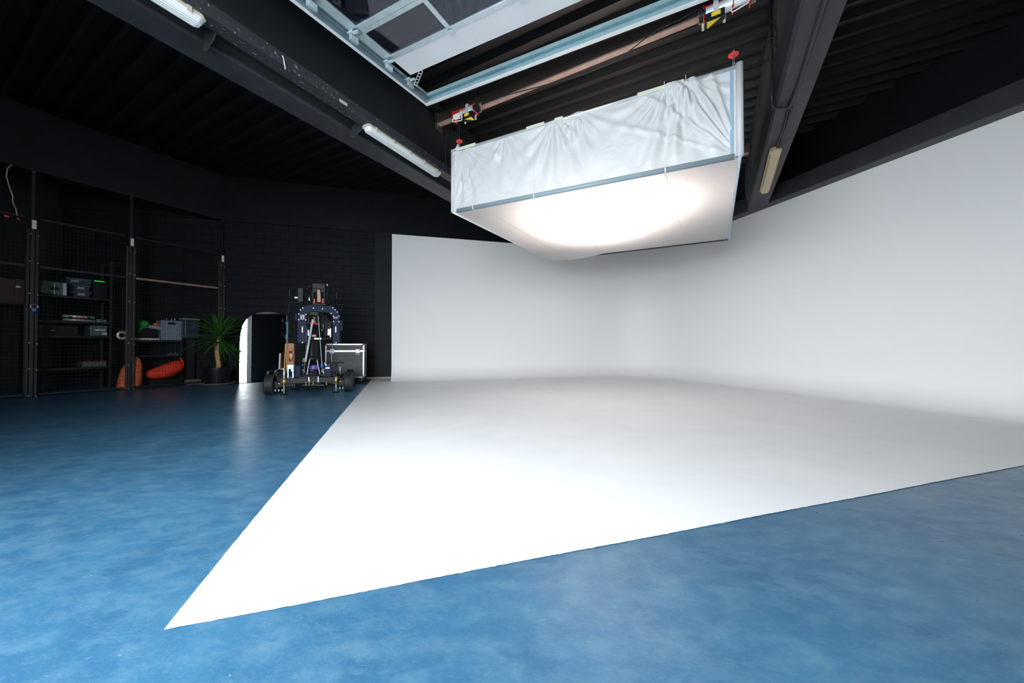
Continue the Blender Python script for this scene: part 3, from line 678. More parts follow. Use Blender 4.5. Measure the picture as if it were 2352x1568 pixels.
# ------------------------------------------------------------------ cables on the beams
def cable(name, pts, r, mt, label, cat='cable', group=None):
    # smooth by Catmull-Rom
    P = [Vector(p) for p in pts]; out = []
    for i in range(len(P) - 1):
        p0 = P[max(i - 1, 0)]; p1 = P[i]; p2 = P[i + 1]; p3 = P[min(i + 2, len(P) - 1)]
        for k in range(6):
            t = k / 6; out.append(.5 * ((2 * p1) + (-p0 + p2) * t + (2 * p0 - 5 * p1 + 4 * p2 - p3) * t * t + (-p0 + 3 * p1 - 3 * p2 + p3) * t ** 3))
    out.append(P[-1]); f = MB(); f.tube(out, r, 6); return tag(f.build(name, mt, smooth=True), label, cat, group)
rn = Vector((BR.y, -BR.x, 0)); RP = RREF - ER * .05
def onR(x, y, off=.0): return at_plane(x, y, RP - ER * off, ER)
cable('hanging_cable', [onR(1749, -20), onR(1749, 15), onR(1754, 32), onR(1770, 45), onR(1780, 62), onR(1781, 80), onR(1778, 100), onR(1771, 118), onR(1775, 145), onR(1784, 120), onR(1783, 105), onR(1779, 85), onR(1763, 98), onR(1748, 112), onR(1741, 130), onR(1748, 143), onR(1762, 140), onR(1772, 128)], .008, M['wire'], 'black cable hanging in loose loops on the side of the right beam')
cable('power_cable', [onR(1770, -10, 0), onR(1771, 60, 0), onR(1772, 140, 0), onR(1773, 225, .01), at_z(1775, 244, 4.13), at_z(1790, 248, 4.13), at_z(1810, 246, 4.13)], .016, M['wire'], 'thick black cable dropping straight down the right beam and bending under it')
LP_ = LREF + ED * .02
def onL(x, y, off=0): return at_plane(x, y, LP_ + ED * off, ED)
cable('hanging_cable', [onL(1010, 270), onL(1008, 290), onL(1013, 308), onL(1022, 317), onL(1028, 305), onL(1026, 285), onL(1022, 272)], .005, M['wire'], 'thin black cable looped below the rail end on the left beam')
cable('power_cable', [onL(1024, 275), onL(1024, 310), onL(1023, 350), onL(1026, 395)], .005, M['wire'], 'thin cable hanging straight down the left beam beside the softbox')
cn = Vector((-RLd.y, RLd.x, 0))
def onC(x, y): return at_plane(x, y, V3(RLp, 0) - cn * .06, cn)
cable('power_cable', [onC(1095, 238), onC(1150, 222), onC(1250, 196), onC(1340, 170), onC(1420, 135), onC(1500, 75), onC(1560, 45), onC(1620, 12)], .007, M['wire'], 'black cable slung along the rusty rail between the two hoists')

# ------------------------------------------------------------------ equipment cage
for i, s_ in enumerate((0, 1.35, 3.09)):
    t = thing('cage_post', CP(s_, 0, 0), ['tall black cage post with white tag, leftmost and beside the padlock', 'tall cage post with white tag in front of the orange sack', 'tall cage post with white tag behind the potted plant'][i], 'post', 'posts of the mesh cage')
    f = MB(); f.box((.05, .05, 4.4), CROT.copy() if 0 else Matrix.Translation(CP(s_, 0, 2.2)) @ CROT); f.build('upright', M['cage_shade_black'], t, bevel=.004)
    for sg in (-1, 1):
        f = MB(); x = s_ + sg * .055
        f.box((.035, .03, 3.25), Matrix.Translation(CP(x, -.01, 1.63)) @ CROT)
        f.build('perforated_upright', M['rust_steel'] if i else M['cage_shade_black'], t, bevel=.003)  # leftmost uprights take the shade-darkened colour
        f = MB()
        for k in range(60): f.box((.010, .004, .022), Matrix.Translation(CP(x, -.026, .15 + k * .052)) @ CROT)
        f.build('slots', M['cage_shade_black'] if i else M['dark_grey'], t)['kind'] = 'stuff'
    f = MB(); f.box((.055, .02, .17), Matrix.Translation(CP(s_ + .01, -.045, 3.34)) @ CROT); f.build('tag', M['white_plastic'], t, bevel=.003).__setitem__('label', 'white plate near the mesh top')
    for z in (.03, .55, 1.05, 2.0, 2.62, 3.15):
        f = MB(); f.cyl(CP(s_ - .03, -.03, z), CP(s_ - .03, -.055, z), .014, n=8); f.build('bolt', M['steel'], t)
        f = MB(); f.cyl(CP(s_ + .06, -.03, z - .02), CP(s_ + .06, -.055, z - .02), .012, n=8); f.build('bolt', M['steel'], t)
    f = MB(); f.cyl(CP(s_, 0, 4.36), CP(s_, -.04, 4.36), .016, n=8); f.build('bolt', M['steel'], t)
def mesh_panel(s0, s1, label, rail_mat):
    t = thing('mesh_panel', CP((s0 + s1) / 2, 0, .05), label, 'mesh panel', 'wire mesh panels of the cage')
    f = MB(); n = int((s1 - s0) / .052)
    for k in range(n + 1):
        x = s0 + (s1 - s0) * k / n; f.bar(CP(x, 0, .06), CP(x, 0, 3.45), .0032, .0032)
    f.build('vertical_wires', M['wire'], t)
    f = MB()
    for k in range(45): f.bar(CP(s0, .004, .08 + k * .0765), CP(s1, .004, .08 + k * .0765), .0032, .0032)
    f.build('horizontal_wires', M['wire'], t)
    f = MB(); f.bar(CP(s0, 0, 3.47), CP(s1, 0, 3.47), .03, .03); f.build('top_rail', M['cage_shade_black'], t)
    f = MB(); f.bar(CP(s0, 0, .05), CP(s1, 0, .05), .03, .03); f.build('bottom_rail', M['cage_shade_black'], t)
    f = MB(); f.bar(CP(s0, -.01, 2.535), CP(s1, -.01, 2.535), .03, .045); f.build('middle_rail', rail_mat, t, bevel=.003)
mesh_panel(-2.2, -.09, 'black wire mesh panel at the far left edge of the cage', M['cage_shade_black'])
mesh_panel(.09, 1.26, 'black wire mesh panel between the first two posts, before the tall shelves', M['cage_shade_black'])
mesh_panel(1.44, 3.0, 'black wire mesh panel with brown middle rail, before the grey crate', M['rust_light'])
# padlock
p = CP(.02, -.07, 1.70)
t = thing('padlock', p, 'blue and silver padlock hanging on the leftmost cage post', 'padlock')
f = MB(); f.box((.05, .025, .045), Matrix.Translation(p + Vector((0, 0, -.02))) @ CROT); f.build('body', M['blue_plastic'], t, bevel=.005)
f = MB(); f.torus(p + Vector((0, 0, .05)), GN, .045, .012, 20, 8); f.build('shackle', M['steel'], t, smooth=True)

def cbox(s0, s1, w0, w1, z0, z1, mb=None):
    mb = mb or MB(); mb.box((s1 - s0, w1 - w0, z1 - z0), Matrix.Translation(CP((s0 + s1) / 2, (w0 + w1) / 2, (z0 + z1) / 2)) @ CROT); return mb
def shelving(s0, s1, w0, w1, h, levels, name, label, mt, cat):
    t = thing(name, CP((s0 + s1) / 2, (w0 + w1) / 2, 0), label, cat)
    for s_ in (s0, s1):
        for w_ in (w0, w1): cbox(s_ - .02, s_ + .02, w_ - .02, w_ + .02, 0, h).build('leg', mt, t, bevel=.003)
    for z in levels: cbox(s0, s1, w0, w1, z - .045, z).build('shelf', mt, t, bevel=.004)
    return t
shelving(.15, 1.27, .9, 1.5, 3.0, (.50, 1.22, 1.545, 2.09), 'shelving_unit', 'tall dark steel shelving inside the cage left of the orange sack', M['cage_shade_black'], 'shelves')
shelving(1.58, 2.41, .42, .78, 1.13, (.76, 1.13), 'shelf_table', 'low grey steel shelf table inside the cage carrying the grey crate', M['dark_grey'], 'table')
# contents of the tall shelving
def tilted(s_, w_, z, sz, rot, mt, name, parent=None):
    f = MB(); f.box(sz, Matrix.Translation(CP(s_, w_, z)) @ CROT @ Matrix.Rotation(math.radians(rot), 4, 'Y')); return f.build(name, mt, parent, bevel=.006)
t = thing('metal_case', CP(.45, 1.2, 2.09), 'dull ribbed metal case with black handle on the top shelf, leftmost', 'case')
tilted(.45, 1.2, 2.252, (.33, .36, .28), 4, M['ribbed_case'], 'body', t)
cbox(.575, .62, 1.015, 1.02, 2.11, 2.38).build('edge_strip', M['alu'], t)
cbox(.40, .52, 1.0, 1.02, 2.21, 2.27).build('handle', M['black_metal'], t, bevel=.01)
cbox(.445, .455, 1.0, 1.018, 2.12, 2.36).build('strap', M['alu'], t)
for i, (s0, s1, z0, z1, lab) in enumerate(((.72, .98, 2.09, 2.22, 'smoky clear plastic bin, lowest of the stack on the top shelf'), (.71, .97, 2.223, 2.37, 'smoky clear plastic bin, middle of the stack on the top shelf'), (.62, 1.0, 2.375, 2.52, 'wider smoky clear plastic bin, topmost of the stack'))):
    t = thing('plastic_bin', CP((s0 + s1) / 2, 1.2, z0), lab, 'storage bin', 'plastic bins stacked on the top shelf')
    f = MB(); a = .02
    f.bm.free(); f.bm = bmesh.new()
    lo = [CP(s0 + a, 1.02 + a, z0), CP(s1 - a, 1.02 + a, z0), CP(s1 - a, 1.4 - a, z0), CP(s0 + a, 1.4 - a, z0)]; hi = [CP(s0, 1.02, z1 - .02), CP(s1, 1.02, z1 - .02), CP(s1, 1.4, z1 - .02), CP(s0, 1.4, z1 - .02)]
    A_ = [f.bm.verts.new(q) for q in lo]; B2 = [f.bm.verts.new(q) for q in hi]; f.bm.faces.new(A_[::-1]); f.bm.faces.new(B2)
    for k in range(4): f.bm.faces.new((A_[k], A_[(k + 1) % 4], B2[(k + 1) % 4], B2[k]))
    f.build('tub', M['clear'], t, bevel=.01)
    cbox(s0 - .012, s1 + .012, 1.01, 1.41, z1 - .025, z1 - .003).build('lid', M['bin_plastic'], t, bevel=.004)
    cbox(s0 + .06, s0 + .17, 1.012, 1.02, (z0 + z1) / 2 - .02, (z0 + z1) / 2 + .03).build('paper_label', M['pad_grey'], t)
t = thing('rack_device', CP(1.1, 1.2, 2.09), 'black device with a glowing green line on the top shelf, right of the bins', 'electronic device')
cbox(1.025, 1.24, 1.02, 1.4, 2.092, 2.54).build('body', M['black_metal'], t, bevel=.006)
cbox(1.03, 1.19, 1.012, 1.02, 2.492, 2.512).build('light_strip', M['green_led'], t)
# silver light bars on the middle shelf
for i, (z, lab) in enumerate(((1.575, 'silver light bar with red strip on the middle shelf, the lower of two'), (1.655, 'silver light bar on the middle shelf, lying on top of the other'))):
    t = thing('light_bar', CP(.8, 1.0, z - .03), lab, 'light bar', 'silver light bars on the middle shelf')
    f = MB(); f.cyl(CP(.57, .98, z), CP(1.04 - .01 * i, .98, z - .012), .032 if i else .026, n=14); f.build('tube', M['alu'], t, smooth=True)
    f = MB(); f.cyl(CP(.555, .98, z), CP(.575, .98, z), .03, n=14); f.build('end_cap', M['steel'], t)
    if not i: cbox(.71, .88, .945, .955, 1.575, 1.60).build('red_strip', M['red_bright'], t)
    else:
        for s_ in (.67, .94): cbox(s_ - .02, s_ + .02, .94, .99, z - .05, z - .005).build('clamp', M['black_metal'], t, bevel=.003)
f = MB(); f.cyl(CP(1.06, 1.0, 1.558), CP(1.245, 1.0, 1.556), .010, n=8); tag(f.build('metal_rod', M['alu'], smooth=True), 'thin silver rod on the middle shelf, lower of two at its right end', 'rod', 'rods on the middle shelf')
f = MB(); f.cyl(CP(1.07, 1.02, 1.60), CP(1.24, 1.02, 1.595), .010, n=8); f.cyl(CP(1.1, 1.02, 1.592), CP(1.1, 1.02, 1.545), .008, n=8); f.cyl(CP(1.2, 1.02, 1.59), CP(1.2, 1.02, 1.545), .008, n=8); tag(f.build('metal_rod', M['alu'], smooth=False), 'thin silver rod on the middle shelf, upper of two at its right end', 'rod', 'rods on the middle shelf')
t = thing('equipment_box', CP(1.12, 1.2, 1.22), 'dark box with white labels under the silver light bars', 'box')
cbox(.97, 1.245, 1.0, 1.4, 1.225, 1.46).build('body', M['ribbed_case'], t, bevel=.006)
cbox(1.04, 1.22, .992, 1.0, 1.345, 1.375).build('wide_label', M['white_plastic'], t)
for s_ in (1.18, 1.222): cbox(s_ - .018, s_ + .018, .992, 1.0, 1.245, 1.30).build('square_label', M['white_plastic'], t)
t = thing('equipment_box', CP(.45, 1.2, 1.22), 'black box with a small yellow label, left below the light bars', 'box')
cbox(.25, .8, 1.0, 1.4, 1.225, 1.44).build('body', M['black_metal'], t, bevel=.006)
cbox(.40, .46, .992, 1.0, 1.32, 1.338).build('yellow_label', M['yellow_label'], t)
cbox(.40, .50, .992, 1.0, 1.25, 1.262).build('faint_label', M['dark_grey'], t)
t = thing('equipment_box', CP(1.0, 1.2, .5), 'dark crate with red lid edges on the lowest shelf', 'box')
cbox(.86, 1.24, 1.0, 1.4, .505, .63).build('body', M['ribbed_case'], t, bevel=.006)
for s0, s1 in ((.87, .99), (1.03, 1.10), (1.14, 1.23)): cbox(s0, s1, .99, 1.01, .615, .645).build('red_edge', mat('dull_red', (.25, .01, .015), .5), t)
f = MB(); f.tube([CP(.92, .99, .44), CP(.96, .99, .455), CP(1.0, .99, .45)], .009, 6); o = tag(f.build('handle_clip', M['steel'], smooth=True), 'small bright metal clip hanging under the lowest shelf', 'clip')
t = thing('equipment_box', CP(-.05, 1.4, 0), 'red storage box at the far left edge behind the mesh', 'box')
cbox(-.45, .10, 1.2, 1.6, 1.9, 2.40).build('body', mat('shaded_red_plastic', (.03, .003, .003), .5), t, bevel=.01)  # red darkened in colour for the shade inside the cage
cbox(-.02, .04, 1.192, 1.2, 2.21, 2.25).build('tag', M['tape_cream'], t)
cbox(-.45, .12, 1.15, 1.65, 1.86, 1.9).build('shelf', M['dark_grey'], t)
for s_ in (-.43, .10): cbox(s_ - .015, s_ + .015, 1.2, 1.6, 0, 1.86).build('stand', M['dark_grey'], t)
# ring
t = thing('lens_ring', CP(1.41, .7, 1.15), 'round silver ring light hanging beside the second cage post', 'ring light')
f = MB(); f.torus(CP(1.41, .7, 1.24), GN, .072, .024, 24, 8)
for k in range(12):
    a = 2 * math.pi * k / 12; f.box((.02, .03, .02), Matrix.Translation(CP(1.41 + .095 * math.cos(a), .7, 1.24 + .095 * math.sin(a))) @ CROT)
f.build('ring', M['alu'], t)
f = MB(); f.cyl(CP(1.41, .7, 1.33), CP(1.41, .7, 2.4), .006); f.cyl(CP(1.33, .7, 1.36), CP(1.49, .7, 1.36), .02); f.build('bracket', M['dark_grey'], t)

# sacks
def blob(name, ctrl, label, cat, mt, seed=0, sub=2, wr=.02, group=None):
    """closed sack through elliptical rings: (s, w, z, rs, rw, tilt) along its length"""
    f = MB(); rings = []; random.seed(seed); n = 18
    for i, (c, ax, ra, rb) in enumerate(ctrl):
        c = Vector(c); ax = Vector(ax).normalized(); q = ax.to_track_quat('Z', 'Y'); ring = []
        side = GN.cross(ax).normalized() if abs(ax.dot(GN)) < .95 else Vector((0, 0, 1))
        for k in range(n):
            t = 2 * math.pi * k / n; w_ = 1 + wr * 6 * (random.random() - .5)
            ring.append(f.bm.verts.new(c + (side * math.cos(t) * ra + GN * math.sin(t) * rb) * w_))
        rings.append(ring)
    for A_, B2 in zip(rings[:-1], rings[1:]):
        for k in range(n): f.bm.faces.new((A_[k], A_[(k + 1) % n], B2[(k + 1) % n], B2[k]))
    f.bm.faces.new(rings[0][::-1]); f.bm.faces.new(rings[-1])
    return tag(f.build(name, mt, smooth=True, sub=sub), label, cat, group)
up = Vector((0, 0, 1))
blob('orange_sack', [(CP(1.39, .21, .0), up, .17, .13), (CP(1.39, .21, .04), up, .195, .15), (CP(1.41, .21, .2), up, .20, .155), (CP(1.44, .21, .38), up + GD * .05, .185, .14), (CP(1.47, .21, .48), up + GD * .15, .165, .12), (CP(1.50, .21, .58), up + GD * .25, .12, .09), (CP(1.50, .21, .67), up - GD * .1, .085, .06), (CP(1.485, .21, .72), up, .07, .04), (CP(1.49, .21, .75), up, .035, .02)], 'dull orange fabric sack slumped behind the second cage post', 'sack', M['orange_cloth'], 3, wr=.035)
blob('red_bag', [(CP(1.69, .22, .31), GD, .02, .02), (CP(1.72, .22, .31), GD, .09, .09), (CP(1.83, .22, .32), GD + up * .05, .145, .12), (CP(1.98, .22, .35), GD + up * .3, .16, .13), (CP(2.13, .22, .41), GD + up * .3, .17, .135), (CP(2.25, .22, .47), GD + up * .4, .165, .13), (CP(2.34, .22, .51), GD + up * .3, .11, .1), (CP(2.38, .22, .55), GD + up * .8, .06, .05), (CP(2.355, .22, .63), up - GD * .3, .03, .03), (CP(2.31, .22, .69), up - GD * .3, .012, .012)], 'bright red padded bag resting on a black box in front of the low shelf table', 'bag', M['red_cloth'], 5, wr=.03)
# stand under the red bag
t = thing('storage_box', CP(2.1, .2, 0), 'black box on the floor under the bright red bag', 'box')
cbox(1.72, 2.32, .06, .36, 0, .175).build('body', M['black_metal'], t, bevel=.01)
t = thing('storage_crate', CP(2.23, .6, 1.13), 'solid grey plastic crate on the low shelf table', 'crate')
f = MB(); 
for z0, z1 in ((1.135, 1.28), (1.30, 1.53), (1.585, 1.63)): cbox(2.02, 2.44, .44, .77, z0, z1, f)
cbox(2.03, 2.43, .45, .76, 1.135, 1.62, f); cbox(2.02, 2.15, .44, .77, 1.53, 1.585, f); cbox(2.30, 2.44, .44, .77, 1.53, 1.585, f)
f.build('body', M['crate_grey'], t, bevel=.004)
cbox(2.15, 2.30, .445, .452, 1.53, 1.585).build('handle_slot', M['black_metal'], t)
t = thing('storage_crate', CP(2.54, .25, 0), 'dark see-through crate with pale lid, right of the grey crate', 'crate')
cbox(2.38, 2.67, .13, .36, 1.2, 1.66).build('tub', M['clear'], t, bevel=.008); cbox(2.33, 2.68, .12, .37, 1.66, 1.69).build('lid', M['pad_grey'], t, bevel=.005)
cbox(2.50, 2.67, .36, .39, 0, 1.2).build('stand', M['cage_shade_black'], t, bevel=.005); cbox(2.40, 2.67, .14, .38, 1.17, 1.2).build('shelf', M['cage_shade_black'], t)
t = thing('small_box', CP(2.2, .6, 1.63), 'small black box with orange and white marks on top of the grey crate', 'box')
cbox(2.13, 2.32, .5, .66, 1.632, 1.695).build('body', M['black_metal'], t, bevel=.004)
cbox(2.22, 2.25, .493, .5, 1.64, 1.68).build('orange_mark', M['orange_cloth'], t); cbox(2.29, 2.31, .493, .5, 1.65, 1.69).build('white_mark', M['white_plastic'], t); cbox(2.13, 2.14, .493, .5, 1.65, 1.69).build('white_mark', M['white_plastic'], t)
f = MB(); f.lathe([(.0, -.1), (.06, -.09), (.10, -.04), (.112, .02), (.095, .07), (.05, .105), (.0, .112)], CP(1.73, .55, 1.50), n=18)
f.tube([CP(1.70, .5, 1.44), CP(1.655, .48, 1.38), CP(1.63, .48, 1.30)], [.05, .03, .022], 8)
o = f.build('green_bundle', M['green_cloth'], smooth=True); tag(o, 'green cloth bundle with a dangling end, left of the grey crate', 'cloth bundle')
t = thing('grey_pad', CP(1.9, .5, 1.38), 'grey padded sleeve lying slanted against the grey crate', 'pad'); tilted(1.92, .55, 1.445, (.22, .16, .08), 10, M['pad_grey'], 'sleeve', t)
f = MB(); f.lathe([(0, -.05), (.05, -.03), (.06, 0), (.05, .035), (0, .05)], CP(1.975, .6, 1.52), n=14); tag(f.build('orange_bundle', M['orange_cloth'], smooth=True), 'small orange bundle tucked behind the grey sleeve', 'cloth bundle')
t = thing('black_case', CP(1.9, .65, 1.2), 'black case under the green bundle on the low shelf table', 'case'); cbox(1.62, 2.0, .55, .9, 1.18, 1.40).build('body', M['black_metal'], t, bevel=.01)
f = MB(); cbox(1.56, 2.0, .43, .8, 1.133, 1.145, f); cbox(1.58, 2.0, .44, .47, 1.145, 1.175, f); cbox(1.58, 2.0, .76, .79, 1.145, 1.175, f); tag(f.build('white_tray', M['white_plastic'], bevel=.003), 'flat white tray on the left half of the low shelf table', 'tray')
f = MB(); 
for k in range(4): cbox(2.42, 2.71, .12 + k * .06, .16 + k * .06, .10, .115, f)
for k in range(8): cbox(2.42 + k * .038, 2.44 + k * .038, .12, .34, .03, .10, f)
cbox(2.42, 2.71, .12, .34, 0, .03, f); tag(f.build('wooden_block', M['pallet_wood']), 'slatted wooden block on the floor behind the plant saucer', 'wood block')
f = MB(); f.bar(CP(1.83, .14, .012), CP(1.97, .14, .045), .03, .016); f.cyl(CP(1.97, .14, .03), CP(1.97, .17, 0), .008); tag(f.build('white_bracket', M['white_plastic'], bevel=.004), 'small white bracket lying on the floor under the mesh', 'bracket')
f = MB(); 
for k in range(7): f.cyl(CP(2.16 + k * .03, .46, .765), CP(2.165 + k * .03, .46, .80 + .02 * (k % 3)), .009, n=6)
cbox(2.15, 2.37, .45, .52, .761, .772, f); tag(f.build('connector_row', M['steel']), 'row of small metal connectors on the lower shelf of the table', 'connectors')
# hanging cable at far left
c_ = [CP(-.25, -.02, 4.40), CP(-.30, -.03, 4.30), CP(-.31, -.03, 4.15), CP(-.28, -.03, 3.98), CP(-.235, -.03, 3.80), CP(-.24, -.03, 3.70), CP(-.20, -.03, 3.58), CP(-.185, -.03, 3.45)]
t = thing('hanging_cable', c_[0], 'pale cable with pink plugs hanging at the far left edge', 'cable')
f = MB(); f.tube(c_, .009, 6); f.build('cord', M['cream_cable'], t, smooth=True)
f = MB(); f.tube([CP(-.185, -.03, 3.45), CP(-.20, -.03, 3.42), CP(-.28, -.03, 3.40)], .008, 6); f.build('lead', M['black_metal'], t, smooth=True)
f = MB(); f.cyl(CP(-.27, -.03, 3.40), CP(-.33, -.03, 3.41), .022, n=10); f.build('plug', M['pink'], t)
f = MB(); f.cyl(CP(-.185, -.03, 3.41), CP(-.165, -.03, 3.38), .012, n=10); f.build('plug', M['pink'], t)

# ------------------------------------------------------------------ potted plant
PX = Vector((-7.50, 9.12, 0))
f = MB(); f.lathe([(.0, 0), (.30, 0), (.39, .045), (.40, .055), (.385, .055), (.29, .02), (0, .02)], PX, n=40); tag(f.build('plant_saucer', M['saucer'], smooth=True), 'wide shallow saucer on the blue floor under the plant pot', 'saucer')
t = thing('potted_plant', PX + Vector((0, 0, .02)), 'tall spiky green plant in a black pot beside the mirror', 'plant')
f = MB(); f.lathe([(0, .02), (.23, .02), (.245, .05), (.30, .40), (.315, .40), (.315, .44), (.285, .44), (.27, .38), (0, .38)], PX, n=36); f.build('pot', M['black_metal'], t, smooth=False)
f = MB(); f.lathe([(0, .385), (.15, .39), (.268, .375), (.268, .37), (0, .37)], PX, n=24); f.build('soil', M['soil'], t)
tp = [PX + Vector((.02, 0, .36)), PX + Vector((.03, 0, .50)), PX + Vector((.0, 0, .68)), PX + Vector((-.02, 0, .85)), PX + Vector((-.015, 0, 1.0)), PX + Vector((.03, 0, 1.14)), PX + Vector((.05, 0, 1.25))]
f = MB(); f.tube(tp, [.05, .048, .046, .05, .048, .04, .03], 14)
random.seed(11)
for k in range(90):
    z = random.uniform(.4, 1.05); i = min(range(len(tp)), key=lambda j: abs(tp[j].z - z)); a = random.uniform(0, 6.28)
    c = V3(tp[i], z) + Vector((math.cos(a), math.sin(a), 0)) * .047; f.cyl(c, c + Vector((math.cos(a), math.sin(a), .5)) * .018, .007, .002, 5)
f.build('trunk', M['bark'], t, smooth=True)
def leaf(mb, base, az, el, L, wd, droop):
    d = Vector((math.cos(az), math.sin(az), 0)); side = Vector((-math.sin(az), math.cos(az), 0)); prev = None; n = 9
    p = Vector(base); ang = el
    for i in range(n + 1):
        t = i / n; wdt = wd * (math.sin(math.pi * min(1, t * .9 + .12)) ** .6) * (1 - t ** 3) + .001
        nrm = d * -math.sin(ang) + Vector((0, 0, math.cos(ang)))
        row = [mb.bm.verts.new(p - side * wdt + nrm * wdt * .35), mb.bm.verts.new(p), mb.bm.verts.new(p + side * wdt + nrm * wdt * .35)]
        if prev:
            for k in range(2): mb.bm.faces.new((prev[k], prev[k + 1], row[k + 1], row[k]))
        prev = row; st = L / n; p = p + (d * math.cos(ang) + Vector((0, 0, math.sin(ang)))) * st; ang -= droop / n
crown = PX + Vector((.03, 0, 1.14))
def reach(az):
    d = Vector((math.cos(az), math.sin(az), 0)); R_ = 9
    k = d.dot(WBN)
    if k > .05: R_ = min(R_, ((WB - PX).dot(WBN) - .13) / k)
    k = d.dot(GN)
    if k > .05: R_ = min(R_, ((G0 - PX).dot(GN) - .07) / k)
    if .0 < d.y and d.x > .15: R_ = min(R_, .40 / d.x)
    return R_
def fit(az, el, L, dr):
    q_ = reach(az)
    if L * math.cos(max(0, el - dr * .5)) > q_:
        L = min(L, q_ * 1.45); c_ = min(1, q_ * .93 / L); el = max(el, math.acos(c_) + dr * .5)
    return el, L

for k in range(92):
    az = k * 2.39996 + random.uniform(-.25, .25) if k < 74 else random.uniform(-.75, -.02); q = (k % 74) / 74
    el = -.30 + 1.0 * q + random.uniform(-.15, .15); L = random.uniform(.68, .98) * (1.0 if q < .7 else .8); dr = random.uniform(.2, .7); el, L = fit(az, el, L, dr)
    f = MB(); leaf(f, crown + Vector((0, 0, (q - .3) * .22)), az, el, L, random.uniform(.020, .030), dr); f.build('leaf', M['leaf'], t, smooth=True, solid=.002)
for k in range(22):
    az = k * 2.39996; el = .35 + 1.1 * k / 22; el, L = fit(az, el, random.uniform(.42, .60), .1)
    f = MB(); leaf(f, crown + Vector((.03, 0, .22)), az, el, L, random.uniform(.020, .028), random.uniform(0, .2)); f.build('leaf', M['leaf'], t, smooth=True, solid=.002)

# ------------------------------------------------------------------ arched mirror leaning on the wall
ML = Vector((-7.23, 9.50, 0)); MD = Vector((.83, .558, 0)).normalized(); MNn = Vector((MD.y, -MD.x, 0)); tilt = .05; MW = 1.05; MH = 1.915
MU = (Vector((0, 0, 1)) - MNn * tilt).normalized()
def MP(x, y, o_=0): return ML + MD * x + MU * y + MNn * o_ + Vector((0, 0, .012))
t = thing('floor_mirror', ML + MD * .5, 'tall mirror with rounded top standing tilted before the back wall behind the plant', 'mirror')
outl = [(0, 0), (MW, 0), (MW, MH - .07), (MW * .88, MH - .035), (MW * .74, MH - .008), (MW * .6, MH), (MW * .45, MH - .01), (MW * .33, MH - .05), (MW * .22, MH - .12), (MW * .12, MH - .24), (MW * .05, MH - .40), (MW * .015, MH - .62), (0, MH - .9)]
f = MB(); f.prism([MP(x, y, .0) for x, y in outl], MNn * .006); f.build('glass', M['mirror'], t)
f = MB(); f.prism([MP(x, y, -.03) for x, y in outl], MNn * .028); f.build('backing', M['black_metal'], t)
f = MB(); ctr = (MW / 2, MH / 2)
loop = [MP(x, y, -.005) for x, y in outl]
f.tube(loop[2:] + [loop[0]], .008, 6); f.build('rim', M['dark_grey'], t, smooth=True)
f = MB(); f.prism([MP(MW, 0, -.03), MP(MW + .045, 0, -.03), MP(MW + .045, MH - .09, -.03), MP(MW, MH - .07, -.03)], MNn * .045); f.build('side_edge', M['mirror_edge'], t, bevel=.004)

# ------------------------------------------------------------------ flight case
FCo = Vector((-4.77, 9.13, 0)); FD = Vector((.955, .297, 0)).normalized(); FN = Vector((-FD.y, FD.x, 0)); FWd = .93; FDp = .62; z0 = .155; z1 = 1.045
def FP(x, y, z): return FCo + FD * x + FN * y + Vector((0, 0, z))
FROT = Matrix.Rotation(math.atan2(FD.y, FD.x), 4, 'Z')
def fbox(x0, x1, y0, y1, za, zb, mb=None):
    mb = mb or MB(); mb.box((x1 - x0, y1 - y0, zb - za), Matrix.Translation(FP((x0 + x1) / 2, (y0 + y1) / 2, (za + zb) / 2)) @ FROT); return mb
t = thing('flight_case', FP(FWd / 2, FDp / 2, 0), 'black flight case with silver edges on castors behind the crane', 'flight case')
fbox(.01, FWd - .01, .01, FDp - .01, z0 + .01, z1 - .01).build('body', M['case_board'], t)
e = .036
for x in (0, FWd - e):
    for y in (0, FDp - e): fbox(x, x + e, y, y + e, z0, z1).build('edge', M['alu'], t, bevel=.004)
for z in (z0, z1 - e):
    for y in (0, FDp - e): fbox(e, FWd - e, y, y + e, z, z + e).build('edge', M['alu'], t, bevel=.004)
    for x in (0, FWd - e): fbox(x, x + e, e, FDp - e, z, z + e).build('edge', M['alu'], t, bevel=.004)
fbox(e, FWd - e, -.002, .012, .83, .875).build('lid_band', M['alu'], t, bevel=.003); fbox(FWd - .012, FWd + .002, e, FDp - e, .83, .875).build('lid_band', M['alu'], t, bevel=.003)
for x in (.165, .77):
    lt = fbox(x - .055, x + .055, -.014, .0, .795, .905).build('latch', M['white_metal'], t, bevel=.012)
    fbox(x - .032, x + .032, -.018, -.013, .82, .88).build('latch_dish', M['steel'], lt, bevel=.006)
    f = MB(); f.cyl(FP(x, -.03, .85), FP(x, -.016, .85), .014, n=10); f.build('turn_knob', M['steel'], lt)
fbox(.725, .815, -.006, .01, .752, .785).build('name_plate', M['pad_grey'], t)
for x in (.02, FWd - .02):
    for z in (z0 + .02, z1 - .02):
        f = MB(); f.lathe([(0, -.036), (.025, -.03), (.036, 0), (.025, .03), (0, .036)], FP(x, .02, z), n=12); f.build('ball_corner', M['steel'], t, smooth=True)
random.seed(21)
f = MB()
for row, (zb, zt) in enumerate(((.70, .765), (.585, .66))):   # two rows of worn stencil lettering, too faded to read
    x = .25
    while x < .66:
        k = random.random(); wv = .028
        fbox(x, x + .008, -.0005, .009, zb, zt, f)
        if k > .3: fbox(x + wv - .010, x + wv - .002, -.0005, .009, zb, zt, f)
        if k > .5: fbox(x, x + wv - .002, -.0005, .009, zt - .01, zt, f)
        if k < .6: fbox(x, x + wv - .004, -.0005, .009, zb, zb + .01, f)
        x += wv + .010
f.build('faded_lettering', M['case_mark'], t)
